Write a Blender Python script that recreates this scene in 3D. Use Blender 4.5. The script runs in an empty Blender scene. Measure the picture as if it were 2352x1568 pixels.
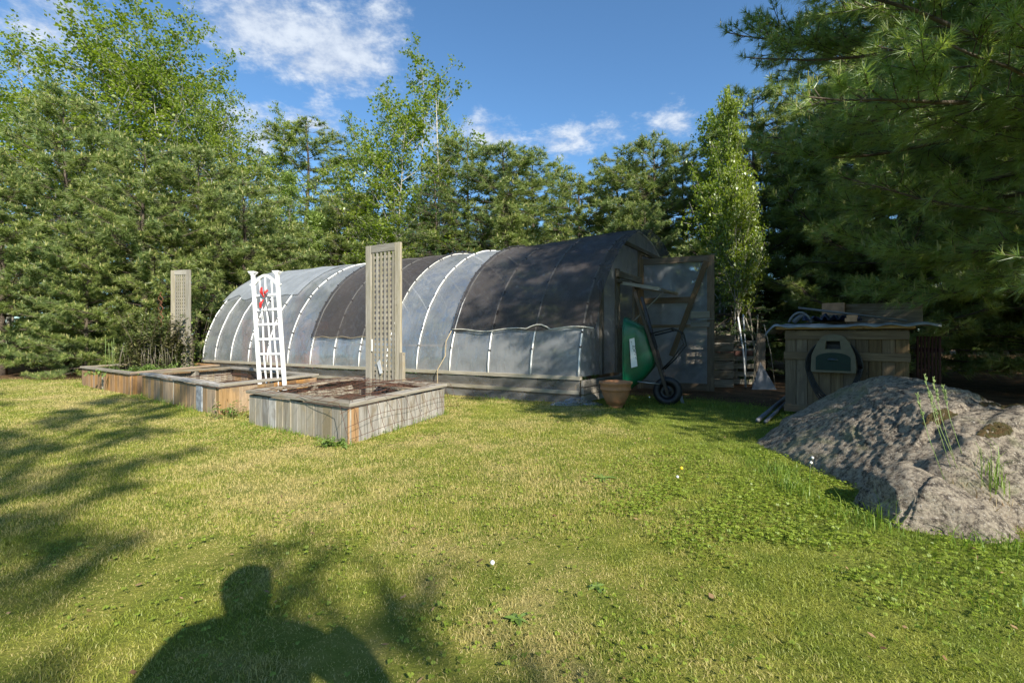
import bpy, math, random
import numpy as np
from mathutils import Vector, Matrix, noise as mn
R = math.radians
scene = bpy.context.scene
COL = scene.collection

# ------------------------------------------------------------------ camera, sky, sun, exposure
CH, F, HZ, CX = 0.95, 1110.0, 772.0, 1176.0
cam = bpy.data.cameras.new('camera'); cam.sensor_width = 36; cam.lens = 36*F/2352
cam.shift_y = (HZ-784)/2352.0; cam.clip_end = 2000; cam.clip_start = .05
co = bpy.data.objects.new('camera', cam); COL.objects.link(co)
co.location = (0, 0, CH); co.rotation_euler = (R(90), 0, 0); scene.camera = co

SUN_EL = 34.0
SH = Vector((-.485, .874, 0)).normalized()            # direction the shadows fall
SUND = Vector((-SH.x*math.cos(R(SUN_EL)), -SH.y*math.cos(R(SUN_EL)), math.sin(R(SUN_EL))))   # towards the sun
sl = bpy.data.lights.new('sun', 'SUN'); sl.energy = 5.0; sl.angle = R(.6); sl.color = (1, .93, .80)
so = bpy.data.objects.new('sun', sl); COL.objects.link(so)
so.rotation_euler = SUND.to_track_quat('Z', 'Y').to_euler(); so.location = (6, -12, 10)

w = bpy.data.worlds.new('World'); scene.world = w; w.use_nodes = True
nt = w.node_tree; nt.nodes.clear()
def N(t, typ, **k):
    n = t.nodes.new(typ)
    for a, b in k.items(): setattr(n, a, b)
    return n
def L(t, a, b): t.links.new(a, b)
def MATH(t, op, a, b=None, c=None, clamp=False):
    n = N(t, 'ShaderNodeMath', operation=op, use_clamp=clamp)
    for i, v in enumerate((a, b, c)):
        if v is None: continue
        if isinstance(v, (int, float)): n.inputs[i].default_value = v
        else: L(t, v, n.inputs[i])
    return n.outputs[0]
def MR(t, v, a, b, c=0., d=1., smooth=True):
    n = N(t, 'ShaderNodeMapRange', interpolation_type='SMOOTHSTEP' if smooth else 'LINEAR')
    L(t, v, n.inputs['Value']); n.inputs[1].default_value = a; n.inputs[2].default_value = b
    n.inputs[3].default_value = c; n.inputs[4].default_value = d
    return n.outputs[0]
def MIX(t, fac, a, b, mode='MIX'):
    n = N(t, 'ShaderNodeMix', data_type='RGBA', blend_type=mode)
    for s, v in ((n.inputs[0], fac), (n.inputs[6], a), (n.inputs[7], b)):
        if isinstance(v, (int, float)): s.default_value = v
        elif isinstance(v, tuple): s.default_value = v if len(v) == 4 else (*v, 1)
        else: L(t, v, s)
    return n.outputs[2]
def NOISE(t, vec, scale, detail=4, rough=.55, dist=0.):
    n = N(t, 'ShaderNodeTexNoise'); n.inputs['Scale'].default_value = scale
    n.inputs['Detail'].default_value = detail; n.inputs['Roughness'].default_value = rough
    n.inputs['Distortion'].default_value = dist
    if vec is not None: L(t, vec, n.inputs['Vector'])
    return n.outputs[0]
sky = N(nt, 'ShaderNodeTexSky', sky_type='NISHITA', sun_disc=False)
sky.sun_elevation = R(SUN_EL); sky.sun_rotation = math.atan2(SUND.x, SUND.y)
sky.altitude = 300; sky.air_density = 1.0; sky.dust_density = .4; sky.ozone_density = 2.2
tc = N(nt, 'ShaderNodeTexCoord'); dirv = tc.outputs['Generated']
sep = N(nt, 'ShaderNodeSeparateXYZ'); L(nt, dirv, sep.inputs[0])
zz = MATH(nt, 'ADD', MATH(nt, 'MAXIMUM', sep.outputs[2], 0.0), .22)
cmb = N(nt, 'ShaderNodeCombineXYZ'); L(nt, MATH(nt, 'DIVIDE', sep.outputs[0], zz), cmb.inputs[0]); L(nt, MATH(nt, 'DIVIDE', sep.outputs[1], zz), cmb.inputs[1])
n1 = NOISE(nt, cmb.outputs[0], 3.0, 3, .5, .0)
n2 = NOISE(nt, cmb.outputs[0], 13.0, 10, .66, .1)
nn = MATH(nt, 'ADD', MATH(nt, 'MULTIPLY', n1, .5), MATH(nt, 'MULTIPLY', n2, .62))
masks = None
for (x, y, wide, amp) in ((620, 60, .16, .9), (780, 110, .17, 1.), (880, 50, .12, .8), (700, 170, .08, .6), (60, 60, .22, .75), (330, 20, .14, .5), (470, 20, .08, .6), (560, 300, .12, .95), (720, 285, .10, .8), (1100, 265, .06, .6),
                          (1120, 305, .10, .85), (1300, 325, .10, .9), (1390, 310, .10, .7), (1540, 288, .07, .8), (1545, 240, .05, .6), (200, 300, .25, .6), (980, 300, .10, .8), (820, 215, .05, .5)):
    c = Vector((x-CX, F, HZ-y)).normalized()
    d = N(nt, 'ShaderNodeVectorMath', operation='DISTANCE'); nrm = N(nt, 'ShaderNodeVectorMath', operation='NORMALIZE'); L(nt, dirv, nrm.inputs[0])
    sc_ = N(nt, 'ShaderNodeVectorMath', operation='MULTIPLY'); L(nt, nrm.outputs[0], sc_.inputs[0]); sc_.inputs[1].default_value = (1, 1, 1.9)
    L(nt, sc_.outputs[0], d.inputs[0]); d.inputs[1].default_value = (c.x, c.y, c.z*1.9)
    m = MR(nt, d.outputs['Value'], wide*1.5, 0, 0, amp)
    masks = m if masks is None else MATH(nt, 'MAXIMUM', masks, m)
# clouds elsewhere in the sky too, so that the plastic reflects a real sky
back = MR(nt, sep.outputs[1], .1, -.4, 0, .45)
masks = MATH(nt, 'MAXIMUM', masks, back)
dens = MATH(nt, 'ADD', nn, MATH(nt, 'MULTIPLY', masks, .42))
cl = MR(nt, dens, .74, 1.0, 0, .88)
ccol = MIX(nt, MR(nt, n2, .35, .7), (3.1, 3.6, 4.5), (4.8, 5.2, 5.7))
tint = MIX(nt, 1.0, sky.outputs[0], (.68, .94, 1.08), 'MULTIPLY')
skyc = MIX(nt, cl, tint, ccol)
bg = N(nt, 'ShaderNodeBackground'); L(nt, skyc, bg.inputs[0]); bg.inputs[1].default_value = .10
wo = N(nt, 'ShaderNodeOutputWorld'); L(nt, bg.outputs[0], wo.inputs[0])

scene.view_settings.view_transform = 'Standard'; scene.view_settings.look = 'None'
scene.view_settings.exposure = .86; scene.view_settings.gamma = 1
scene.cycles.max_bounces = 8; scene.cycles.transparent_max_bounces = 16; scene.cycles.diffuse_bounces = 3
scene.cycles.glossy_bounces = 3; scene.cycles.transmission_bounces = 4; scene.cycles.use_denoising = True
scene.cycles.caustics_reflective = False; scene.cycles.caustics_refractive = False

# ------------------------------------------------------------------ helpers
rng = random.Random(7); nr = np.random.default_rng(7)
def G(x, y, z=0.0):
    Y = (CH-z)*F/(y-HZ); return Vector(((x-CX)/F*Y, Y, z))
def D(x, y, Y): return Vector(((x-CX)/F*Y, Y, CH+(HZ-y)/F*Y))
ORG = {}
def tag(o, label=None, cat=None, group=None, kind=None):
    if label: o['label'] = label
    if cat: o['category'] = cat
    if group: o['group'] = group
    if kind: o['kind'] = kind
    return o
def thing(name, label, cat, loc, group=None):
    o = bpy.data.objects.new(name, None); COL.objects.link(o); o.location = loc; o.empty_display_size = .1
    ORG[o.name] = Vector(loc); return tag(o, label, cat, group)
def link(name, me, parent=None, org=None):
    o = bpy.data.objects.new(name, me); COL.objects.link(o)
    if parent is not None: o.parent = parent; ORG[o.name] = ORG[parent.name]
    elif org is not None: o.location = org; ORG[o.name] = Vector(org)
    else: ORG[o.name] = Vector((0, 0, 0))
    return o
class MB:
    def __init__(s): s.v = []; s.f = []; s.g = []; s.r = []; s.mi = []; s.cur = 0; s.sm = []; s.smooth = False
    def add(s, vs, fs, gs=None, rnd=None):
        b = len(s.v); rnd = rng.random() if rnd is None else rnd
        s.v += [Vector(p) for p in vs]; s.r += [rnd]*len(vs)
        s.g += list(gs) if gs is not None else [tuple(p) for p in vs]
        for f in fs: s.f.append([b+i for i in f]); s.mi.append(s.cur); s.sm.append(s.smooth)
        return b
    def box(s, c, h, ax=None, grain=0, rnd=None):
        c = Vector(c); ax = ax or (Vector((1, 0, 0)), Vector((0, 1, 0)), Vector((0, 0, 1)))
        rnd = rng.random() if rnd is None else rnd
        vs = []; gs = []
        o = [(a, b) for a, b in ((0, 1), (1, 2), (0, 2))]
        perm = {0: (0, 1, 2), 1: (1, 0, 2), 2: (2, 0, 1)}[grain]
        for i in (-1, 1):
            for j in (-1, 1):
                for k in (-1, 1):
                    l = (i*h[0], j*h[1], k*h[2]); vs.append(c+ax[0]*l[0]+ax[1]*l[1]+ax[2]*l[2])
                    gs.append((l[perm[0]]+rnd*17, l[perm[1]]+rnd*31, l[perm[2]]+rnd*13))
        fs = [(0, 1, 3, 2), (4, 6, 7, 5), (0, 4, 5, 1), (2, 3, 7, 6), (0, 2, 6, 4), (1, 5, 7, 3)]
        det = ax[0].cross(ax[1]).dot(ax[2])
        if det < 0: fs = [f[::-1] for f in fs]
        s.add(vs, fs, gs, rnd)
    def plank(s, a, b, wdt, th, up=(0, 0, 1), rnd=None):
        """board from a to b, width along up, thickness across"""
        a = Vector(a); b = Vector(b); d = (b-a); ln = d.length; d.normalize(); up = Vector(up)
        side = d.cross(up).normalized(); up2 = side.cross(d).normalized()
        s.box((a+b)/2, (ln/2, wdt/2, th/2), (d, up2, side), 0, rnd)
    def tube(s, pts, r, n=6, closed=False, rnd=None, cap=True):
        pts = [Vector(p) for p in pts]; m = len(pts); rs = r if isinstance(r, (list, tuple)) else [r]*m
        vs = []; gs = []; prev = None; acc = 0; rnd = rng.random() if rnd is None else rnd
        for i, p in enumerate(pts):
            if closed: t = pts[(i+1) % m]-pts[i-1]
            else: t = pts[min(i+1, m-1)]-pts[max(i-1, 0)]
            if t.length < 1e-9: t = Vector((0, 0, 1))
            t.normalize()
            if prev is None:
                a = Vector((0, 0, 1)) if abs(t.z) < .9 else Vector((1, 0, 0)); prev = t.cross(a).normalized()
            prev = (prev-t*prev.dot(t)); prev.normalize(); q = t.cross(prev)
            if i: acc += (p-pts[i-1]).length
            for k in range(n):
                a = 2*math.pi*k/n; off = (prev*math.cos(a)+q*math.sin(a))*rs[i]
                vs.append(p+off); gs.append((acc+rnd*17, math.cos(a)*rs[i]+rnd*31, math.sin(a)*rs[i]))
        fs = []
        for i in range(m if closed else m-1):
            for k in range(n):
                k2 = (k+1) % n; j = (i+1) % m
                fs.append((i*n+k, i*n+k2, j*n+k2, j*n+k))
        if cap and not closed: fs.append(tuple(range(n))[::-1]); fs.append(tuple((m-1)*n+k for k in range(n)))
        sm = s.smooth; s.smooth = True; s.add(vs, fs, gs, rnd); s.smooth = sm
    def lathe(s, prof, c, n=32, ax=None):
        c = Vector(c); ax = ax or (Vector((1, 0, 0)), Vector((0, 1, 0)), Vector((0, 0, 1))); vs = []
        for (r, z) in prof:
            for k in range(n):
                a = 2*math.pi*k/n; vs.append(c+ax[0]*r*math.cos(a)+ax[1]*r*math.sin(a)+ax[2]*z)
        fs = [(i*n+k, i*n+(k+1) % n, (i+1)*n+(k+1) % n, (i+1)*n+k) for i in range(len(prof)-1) for k in range(n)]
        sm = s.smooth; s.smooth = True; s.add(vs, fs); s.smooth = sm
    def grid(s, fn, nu, nv, thick=None):
        vs = [fn(i/nu, j/nv) for i in range(nu+1) for j in range(nv+1)]
        fs = [(i*(nv+1)+j, (i+1)*(nv+1)+j, (i+1)*(nv+1)+j+1, i*(nv+1)+j+1) for i in range(nu) for j in range(nv)]
        gs = [(i*.1, j*.1, 0) for i in range(nu+1) for j in range(nv+1)]
        sm = s.smooth; s.smooth = True; s.add(vs, fs, gs); s.smooth = sm
    def poly(s, pts, d):
        """flat polygon extruded by vector d"""
        n = len(pts); pts = [Vector(p) for p in pts]; d = Vector(d)
        fs = [tuple(range(n))[::-1], tuple(range(n, 2*n))]+[(i, (i+1) % n, n+(i+1) % n, n+i) for i in range(n)]
        s.add(pts+[p+d for p in pts], fs)
    def build(s, name, mats, parent=None, org=None, bevel=0, solid=0):
        me = bpy.data.meshes.new(name)
        o_ = ORG[parent.name] if parent is not None else (Vector(org) if org is not None else Vector((0, 0, 0)))
        me.from_pydata([tuple(p-o_) for p in s.v], [], s.f)
        mats = mats if isinstance(mats, (list, tuple)) else [mats]
        for m in mats: me.materials.append(m)
        me.polygons.foreach_set('material_index', s.mi); me.polygons.foreach_set('use_smooth', s.sm)
        a = me.attributes.new('gc', 'FLOAT_VECTOR', 'POINT'); a.data.foreach_set('vector', np.array(s.g, dtype=np.float32).ravel())
        a = me.attributes.new('rnd', 'FLOAT', 'POINT'); a.data.foreach_set('value', np.array(s.r, dtype=np.float32))
        me.update()
        o = link(name, me, parent, org)
        if solid: m_ = o.modifiers.new('t', 'SOLIDIFY'); m_.thickness = solid; m_.offset = 0
        if bevel: m_ = o.modifiers.new('b', 'BEVEL'); m_.width = bevel; m_.segments = 1; m_.limit_method = 'ANGLE'
        return o
def np_mesh(name, V, loops, sizes, mats, rnd=None, mi=None, smooth=None):
    me = bpy.data.meshes.new(name); V = np.ascontiguousarray(V, dtype=np.float32)
    me.vertices.add(len(V)); me.vertices.foreach_set('co', V.ravel())
    me.loops.add(len(loops)); me.loops.foreach_set('vertex_index', loops.astype(np.int32))
    me.polygons.add(len(sizes)); st = np.concatenate(([0], np.cumsum(sizes)[:-1])).astype(np.int32)
    me.polygons.foreach_set('loop_start', st)
    try: me.polygons.foreach_set('loop_total', sizes.astype(np.int32))
    except Exception: pass
    for m in mats: me.materials.append(m)
    if mi is not None: me.polygons.foreach_set('material_index', mi.astype(np.int32))
    if rnd is not None:
        a = me.attributes.new('rnd', 'FLOAT', 'POINT'); a.data.foreach_set('value', rnd.astype(np.float32))
    me.update(calc_edges=True); return me

# ------------------------------------------------------------------ materials
def base_mat(name):
    m = bpy.data.materials.new(name); m.use_nodes = True; t = m.node_tree
    return m, t, t.nodes['Principled BSDF']
def attr(t, name, out='Fac'): return N(t, 'ShaderNodeAttribute', attribute_name=name).outputs[out]
def plain(name, col, rough=.6, metal=0, var=.25, scale=12, bump=.0, col2=None):
    m, t, p = base_mat(name); tcn = N(t, 'ShaderNodeTexCoord').outputs['Object']
    n = NOISE(t, tcn, scale, 5, .6); f = MR(t, n, .35, .68)
    c2 = col2 or tuple(c*(1-var) for c in col)
    L(t, MIX(t, f, col, c2), p.inputs['Base Color']); p.inputs['Roughness'].default_value = rough; p.inputs['Metallic'].default_value = metal
    if bump:
        b = N(t, 'ShaderNodeBump'); b.inputs['Strength'].default_value = bump; b.inputs['Distance'].default_value = .01
        L(t, NOISE(t, tcn, scale*6, 4), b.inputs['Height']); L(t, b.outputs[0], p.inputs['Normal'])
    return m
def wood(name, c1, c2, c3, rough=.8, moss=None, contrast=1.0):
    m, t, p = base_mat(name); g = attr(t, 'gc', 'Vector'); r = attr(t, 'rnd')
    mp = N(t, 'ShaderNodeMapping'); mp.inputs['Scale'].default_value = (1.6, 30, 30); L(t, g, mp.inputs[0])
    n = NOISE(t, mp.outputs[0], 1.6, 6, .65, .6); mp2 = N(t, 'ShaderNodeMapping'); mp2.inputs['Scale'].default_value = (3, 7, 7); L(t, g, mp2.inputs[0])
    nb = NOISE(t, mp2.outputs[0], 1.0, 4, .6, .8)
    c = MIX(t, MR(t, n, .5-.2/contrast, .5+.2/contrast), c1, c2)
    c = MIX(t, MR(t, nb, .42, .70), c, c3)
    if moss: c = MIX(t, MR(t, NOISE(t, g, 4, 5, .7), .55, .72, 0, .55), c, moss)
    # dark knots
    vo = N(t, 'ShaderNodeTexVoronoi'); vo.inputs['Scale'].default_value = 3.2; mp3 = N(t, 'ShaderNodeMapping'); mp3.inputs['Scale'].default_value = (1, 2.2, 2.2); L(t, g, mp3.inputs[0]); L(t, mp3.outputs[0], vo.inputs['Vector'])
    c = MIX(t, MR(t, vo.outputs['Distance'], .075, .03, 0, .75), c, tuple(x*.35 for x in c1))
    val = MATH(t, 'ADD', MATH(t, 'MULTIPLY', r, .42), .78)
    hs = N(t, 'ShaderNodeHueSaturation'); L(t, c, hs.inputs['Color']); L(t, val, hs.inputs['Value'])
    L(t, MATH(t, 'ADD', MATH(t, 'MULTIPLY', MATH(t, 'FRACT', MATH(t, 'MULTIPLY', r, 7.3)), .5), .7), hs.inputs['Saturation'])
    L(t, hs.outputs[0], p.inputs['Base Color']); p.inputs['Roughness'].default_value = rough; p.inputs['Specular IOR Level'].default_value = .25
    b = N(t, 'ShaderNodeBump'); b.inputs['Strength'].default_value = .6; b.inputs['Distance'].default_value = .004
    L(t, n, b.inputs['Height']); L(t, b.outputs[0], p.inputs['Normal'])
    return m
def leafmat(name, c1, c2, c3=None, trans=.35, gloss=.06, pscale=.8):
    m = bpy.data.materials.new(name); m.use_nodes = True; t = m.node_tree; t.nodes.clear()
    r = attr(t, 'rnd'); geo = N(t, 'ShaderNodeNewGeometry').outputs['Position']
    c = MIX(t, r, c1, c2)
    if c3: c = MIX(t, MR(t, NOISE(t, geo, pscale, 3), .42, .66, 0, .8), c, c3)
    d = N(t, 'ShaderNodeBsdfDiffuse'); L(t, c, d.inputs[0])
    tr = N(t, 'ShaderNodeBsdfTranslucent'); L(t, MIX(t, 1.0, c, (1.15, 1.25, .6), 'MULTIPLY'), tr.inputs[0])
    mx = N(t, 'ShaderNodeMixShader'); mx.inputs[0].default_value = trans; L(t, d.outputs[0], mx.inputs[1]); L(t, tr.outputs[0], mx.inputs[2])
    gl = N(t, 'ShaderNodeBsdfGlossy'); gl.inputs['Roughness'].default_value = .42; gl.inputs[0].default_value = (.9, .95, 1, 1)
    m2 = N(t, 'ShaderNodeMixShader'); m2.inputs[0].default_value = gloss; L(t, mx.outputs[0], m2.inputs[1]); L(t, gl.outputs[0], m2.inputs[2])
    o = N(t, 'ShaderNodeOutputMaterial'); L(t, m2.outputs[0], o.inputs[0]); return m
M = {}
M['wood_grey'] = wood('weathered grey wood', (.20, .175, .14), (.40, .36, .29), (.27, .225, .15))
M['wood_silver'] = wood('silvered wood', (.21, .20, .19), (.42, .40, .37), (.20, .17, .13), contrast=1.4)
M['wood_tan'] = wood('tan cedar', (.26, .165, .08), (.42, .28, .15), (.22, .16, .10))
M['wood_orange'] = wood('orange cedar', (.26, .145, .065), (.42, .25, .12), (.22, .14, .08))
M['wood_lattice'] = wood('lattice wood', (.22, .195, .15), (.37, .335, .27), (.25, .225, .16))
M['wood_dark'] = wood('old dark wood', (.10, .085, .065), (.22, .19, .15), (.12, .09, .06))
M['wood_box'] = wood('box boards', (.105, .072, .042), (.20, .145, .085), (.12, .085, .052))
M['wood_red'] = wood('red stained wood', (.16, .05, .03), (.24, .085, .05), (.12, .05, .03))
M['bark'] = plain('pine bark', (.13, .10, .075), .95, var=.6, scale=9, bump=.6)
M['bark_pale'] = plain('pale bark', (.42, .40, .35), .85, col2=(.17, .15, .12), scale=7, bump=.3)
M['white'] = plain('white vinyl', (.80, .80, .79), .35, var=.06)
M['pvc'] = plain('white pipe', (.78, .78, .76), .4, var=.15)
M['tie'] = plain('dark tie', (.03, .03, .035), .5)
M['black'] = plain('black rubber', (.012, .012, .013), .55)
M['blackmetal'] = plain('black steel', (.02, .02, .02), .35, .5)
M['handle'] = plain('dark painted handle', (.035, .025, .02), .5, var=.4)
M['steel'] = plain('galvanised steel', (.45, .46, .47), .35, .8)
M['rust'] = plain('rusty wire', (.13, .055, .03), .85, .1, col2=(.07, .035, .025), scale=30)
M['rust_dark'] = plain('dark rusty bars', (.055, .018, .012), .9)
M['terracotta'] = plain('terracotta', (.46, .21, .09), .8, col2=(.36, .17, .08), scale=14, bump=.2)
M['green_tray'] = plain('green enamel', (.003, .12, .052), .32, scale=4, col2=(.02, .085, .042))
M['paper'] = plain('white paper', (.8, .8, .78), .7, var=.05)
M['ink'] = plain('black ink', (.02, .02, .02), .7)
M['red'] = plain('red ribbon', (.60, .03, .025), .6)
M['beige'] = plain('beige plastic', (.14, .125, .085), .75, var=.15)
M['dgreen'] = plain('dark green plastic', (.005, .022, .015), .75)
M['tarp'] = plain('grey tarp', (.27, .29, .31), .5, var=.45, scale=5, bump=.3)
M['tarp_blue'] = plain('dark blue tarp', (.02, .03, .07), .5)
M['cord'] = plain('pale cord', (.62, .60, .52), .8)
M['rope'] = plain('tan hose', (.40, .32, .20), .7)
M['brick'] = plain('pale brick', (.50, .30, .19), .9, var=.3)
M['soil'] = plain('dark soil', (.055, .038, .026), 1, col2=(.11, .08, .055), scale=22, bump=1)
M['shale'] = plain('grey sheet', (.16, .17, .19), .6)
M['skin'] = plain('skin', (.5, .32, .24), .6, var=.05); M['cloth'] = plain('blue shirt', (.08, .12, .22), .9); M['jeans'] = plain('jeans', (.05, .07, .12), .9); M['hair'] = plain('brown hair', (.06, .035, .02), .7)
M['needle'] = leafmat('pine needles', (.165, .225, .055), (.31, .36, .105), (.185, .26, .10), .36, .03)
M['needle_back'] = leafmat('shaded pine needles', (.045, .085, .032), (.085, .135, .045), (.060, .10, .052), .25, .05)
M['needle_near'] = leafmat('long pine needles', (.185, .280, .055), (.36, .43, .115), (.20, .31, .11), .45, .06, 2.0)
M['candle'] = leafmat('new pine shoots', (.36, .33, .12), (.28, .30, .11), None, .1, .03)
M['leaf_lime'] = leafmat('spring leaves', (.17, .245, .020), (.32, .385, .045), (.15, .225, .028), .5, .05)
M['leaf_pale'] = leafmat('pale birch leaves', (.20, .29, .06), (.33, .42, .12), None, .4, .05)
M['leaf_dark'] = leafmat('dark shrub leaves', (.06, .10, .025), (.17, .19, .06), (.13, .11, .05), .3, .06)
M['larch'] = leafmat('feathery larch needles', (.075, .145, .035), (.14, .22, .055), None, .3, .04)
M['clover'] = leafmat('clover leaves', (.18, .255, .024), (.30, .365, .055), None, .4, .03)
M['blade'] = leafmat('tall grass', (.13, .23, .03), (.24, .32, .06), None, .4, .015)
M['straw'] = leafmat('dry straw', (.42, .34, .20), (.28, .17, .09), None, .2, .03)
M['litter'] = leafmat('dead leaves', (.16, .085, .04), (.36, .24, .13), None, .1, .03)
M['seedhead'] = leafmat('grass seed heads', (.22, .33, .10), (.34, .40, .16), None, .3, .03)
M['stalk'] = leafmat('grey dry stalks', (.16, .14, .10), (.27, .24, .17), None, .1, .02)
M['weed'] = leafmat('broad weed leaves', (.14, .23, .04), (.24, .33, .08), None, .35, .06)
M['dandelion'] = plain('dandelion fluff', (.75, .75, .72), .9)
M['yellow'] = plain('yellow petals', (.8, .55, .02), .7)

# turf: green, yellow green and straw in patches; the same noise drives the soil and the blades
def turf_colour(t, r):
    geo = N(t, 'ShaderNodeNewGeometry').outputs['Position']
    a = NOISE(t, geo, .9, 4, .6, .3); b = NOISE(t, geo, 4.5, 4, .65); c = NOISE(t, geo, .38, 2, .5)
    g = MIX(t, MR(t, b, .35, .65), (.185, .240, .024), (.345, .360, .055))
    if r is not None: g = MIX(t, MR(t, r, .0, 1., .0, .6, False), g, (.36, .38, .07))
    dry = MATH(t, 'ADD', MATH(t, 'MULTIPLY', a, .75), MATH(t, 'MULTIPLY', b, .35))
    if r is not None: dry = MATH(t, 'ADD', dry, MATH(t, 'MULTIPLY', r, .22))
    sp = N(t, 'ShaderNodeSeparateXYZ'); L(t, geo, sp.inputs[0])
    wetx = MR(t, MATH(t, 'ADD', sp.outputs[0], MATH(t, 'MULTIPLY', c, 1.2)), 1.3, 2.4, 0, .22)
    dry = MATH(t, 'SUBTRACT', dry, wetx)
    g = MIX(t, MR(t, dry, .53, .74, 0, .88), g, (.53, .43, .19))
    g = MIX(t, MR(t, MATH(t, 'ADD', sp.outputs[0], MATH(t, 'MULTIPLY', c, 1.2)), 1.3, 2.6, 0, .35), g, (.11, .22, .025))
    return g
def turf_mat():
    m = bpy.data.materials.new('turf blades'); m.use_nodes = True; t = m.node_tree; t.nodes.clear()
    c = turf_colour(t, attr(t, 'rnd'))
    d = N(t, 'ShaderNodeBsdfDiffuse'); L(t, c, d.inputs[0]); tr = N(t, 'ShaderNodeBsdfTranslucent'); L(t, MIX(t, 1.0, c, (1.1, 1.15, .6), 'MULTIPLY'), tr.inputs[0])
    mx = N(t, 'ShaderNodeMixShader'); mx.inputs[0].default_value = .35; L(t, d.outputs[0], mx.inputs[1]); L(t, tr.outputs[0], mx.inputs[2])
    gl = N(t, 'ShaderNodeBsdfGlossy'); gl.inputs['Roughness'].default_value = .5
    m2 = N(t, 'ShaderNodeMixShader'); m2.inputs[0].default_value = .03; L(t, mx.outputs[0], m2.inputs[1]); L(t, gl.outputs[0], m2.inputs[2])
    o = N(t, 'ShaderNodeOutputMaterial'); L(t, m2.outputs[0], o.inputs[0]); return m
M['turf'] = turf_mat()
def ground_mat():
    m, t, p = base_mat('lawn soil and forest floor'); lawn = attr(t, 'lawn'); geo = N(t, 'ShaderNodeNewGeometry').outputs['Position']
    tcol = MIX(t, .45, turf_colour(t, None), (.075, .07, .03))
    fl = MIX(t, MR(t, NOISE(t, geo, 3, 6, .7), .38, .62), (.075, .048, .028), (.16, .095, .05))
    fl = MIX(t, MR(t, NOISE(t, geo, 22, 3, .7), .5, .7, 0, .6), fl, (.22, .13, .07))
    f = MR(t, MATH(t, 'ADD', lawn, MATH(t, 'MULTIPLY', MATH(t, 'SUBTRACT', NOISE(t, geo, 3.5, 5, .7), .5), .9)), .35, .65)
    L(t, MIX(t, f, fl, tcol), p.inputs['Base Color']); p.inputs['Roughness'].default_value = 1; p.inputs['Specular IOR Level'].default_value = .1
    b = N(t, 'ShaderNodeBump'); b.inputs['Strength'].default_value = .8; b.inputs['Distance'].default_value = .03
    L(t, NOISE(t, geo, 45, 6, .7), b.inputs['Height']); L(t, b.outputs[0], p.inputs['Normal']); return m
M['ground'] = ground_mat()
def film_mat(name, transp, c1, c2, rough=.32, gfac=.5, bump=.12):
    m = bpy.data.materials.new(name); m.use_nodes = True; t = m.node_tree; t.nodes.clear()
    geo = N(t, 'ShaderNodeNewGeometry').outputs['Position']; g = attr(t, 'gc', 'Vector')
    mp = N(t, 'ShaderNodeMapping'); mp.inputs['Scale'].default_value = (1, .45, 1); L(t, g, mp.inputs[0])
    wr = NOISE(t, mp.outputs[0], 5, 4, .6, 1.2); st = NOISE(t, geo, 1.6, 4, .6)
    c = MIX(t, MR(t, st, .35, .65), c1, c2)
    bp = N(t, 'ShaderNodeBump'); bp.inputs['Strength'].default_value = bump; bp.inputs['Distance'].default_value = .02; L(t, wr, bp.inputs['Height'])
    d = N(t, 'ShaderNodeBsdfDiffuse'); L(t, c, d.inputs[0]); L(t, bp.outputs[0], d.inputs['Normal'])
    tl = N(t, 'ShaderNodeBsdfTranslucent'); L(t, c, tl.inputs[0])
    mx = N(t, 'ShaderNodeMixShader'); mx.inputs[0].default_value = .55; L(t, d.outputs[0], mx.inputs[1]); L(t, tl.outputs[0], mx.inputs[2])
    tp = N(t, 'ShaderNodeBsdfTransparent'); tp.inputs[0].default_value = (.95, .96, .97, 1)
    m1 = N(t, 'ShaderNodeMixShader'); L(t, MR(t, st, .3, .7, transp+.07, transp-.07), m1.inputs[0]); L(t, mx.outputs[0], m1.inputs[1]); L(t, tp.outputs[0], m1.inputs[2])
    gl = N(t, 'ShaderNodeBsdfGlossy'); gl.inputs['Roughness'].default_value = rough; L(t, bp.outputs[0], gl.inputs['Normal'])
    fr = N(t, 'ShaderNodeFresnel'); fr.inputs[0].default_value = 1.5; L(t, bp.outputs[0], fr.inputs['Normal'])
    m2 = N(t, 'ShaderNodeMixShader'); L(t, MATH(t, 'MULTIPLY', fr.outputs[0], MR(t, NOISE(t, geo, 4.5, 6, .7, 1.5), .45, .68, gfac*1.0, gfac*3.0)), m2.inputs[0]); L(t, m1.outputs[0], m2.inputs[1]); L(t, gl.outputs[0], m2.inputs[2])
    o = N(t, 'ShaderNodeOutputMaterial'); L(t, m2.outputs[0], o.inputs[0]); return m
M['film'] = film_mat('greenhouse plastic film', .48, (.56, .59, .62), (.72, .74, .76), .30, .18, .5)
M['film_end'] = film_mat('end wall plastic film', .34, (.30, .32, .35), (.42, .45, .48), .35, .3, .3)
M['film_clear'] = film_mat('loose clear plastic', .62, (.42, .42, .40), (.54, .53, .50), .25, .3, .5)
M['cloth_pale'] = film_mat('pale woven cover', .10, (.46, .50, .54), (.54, .58, .62), .6, .06)
M['shade'] = film_mat('black shade net', .28, (.085, .071, .067), (.108, .090, .084), .7, .02, .05)
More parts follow.
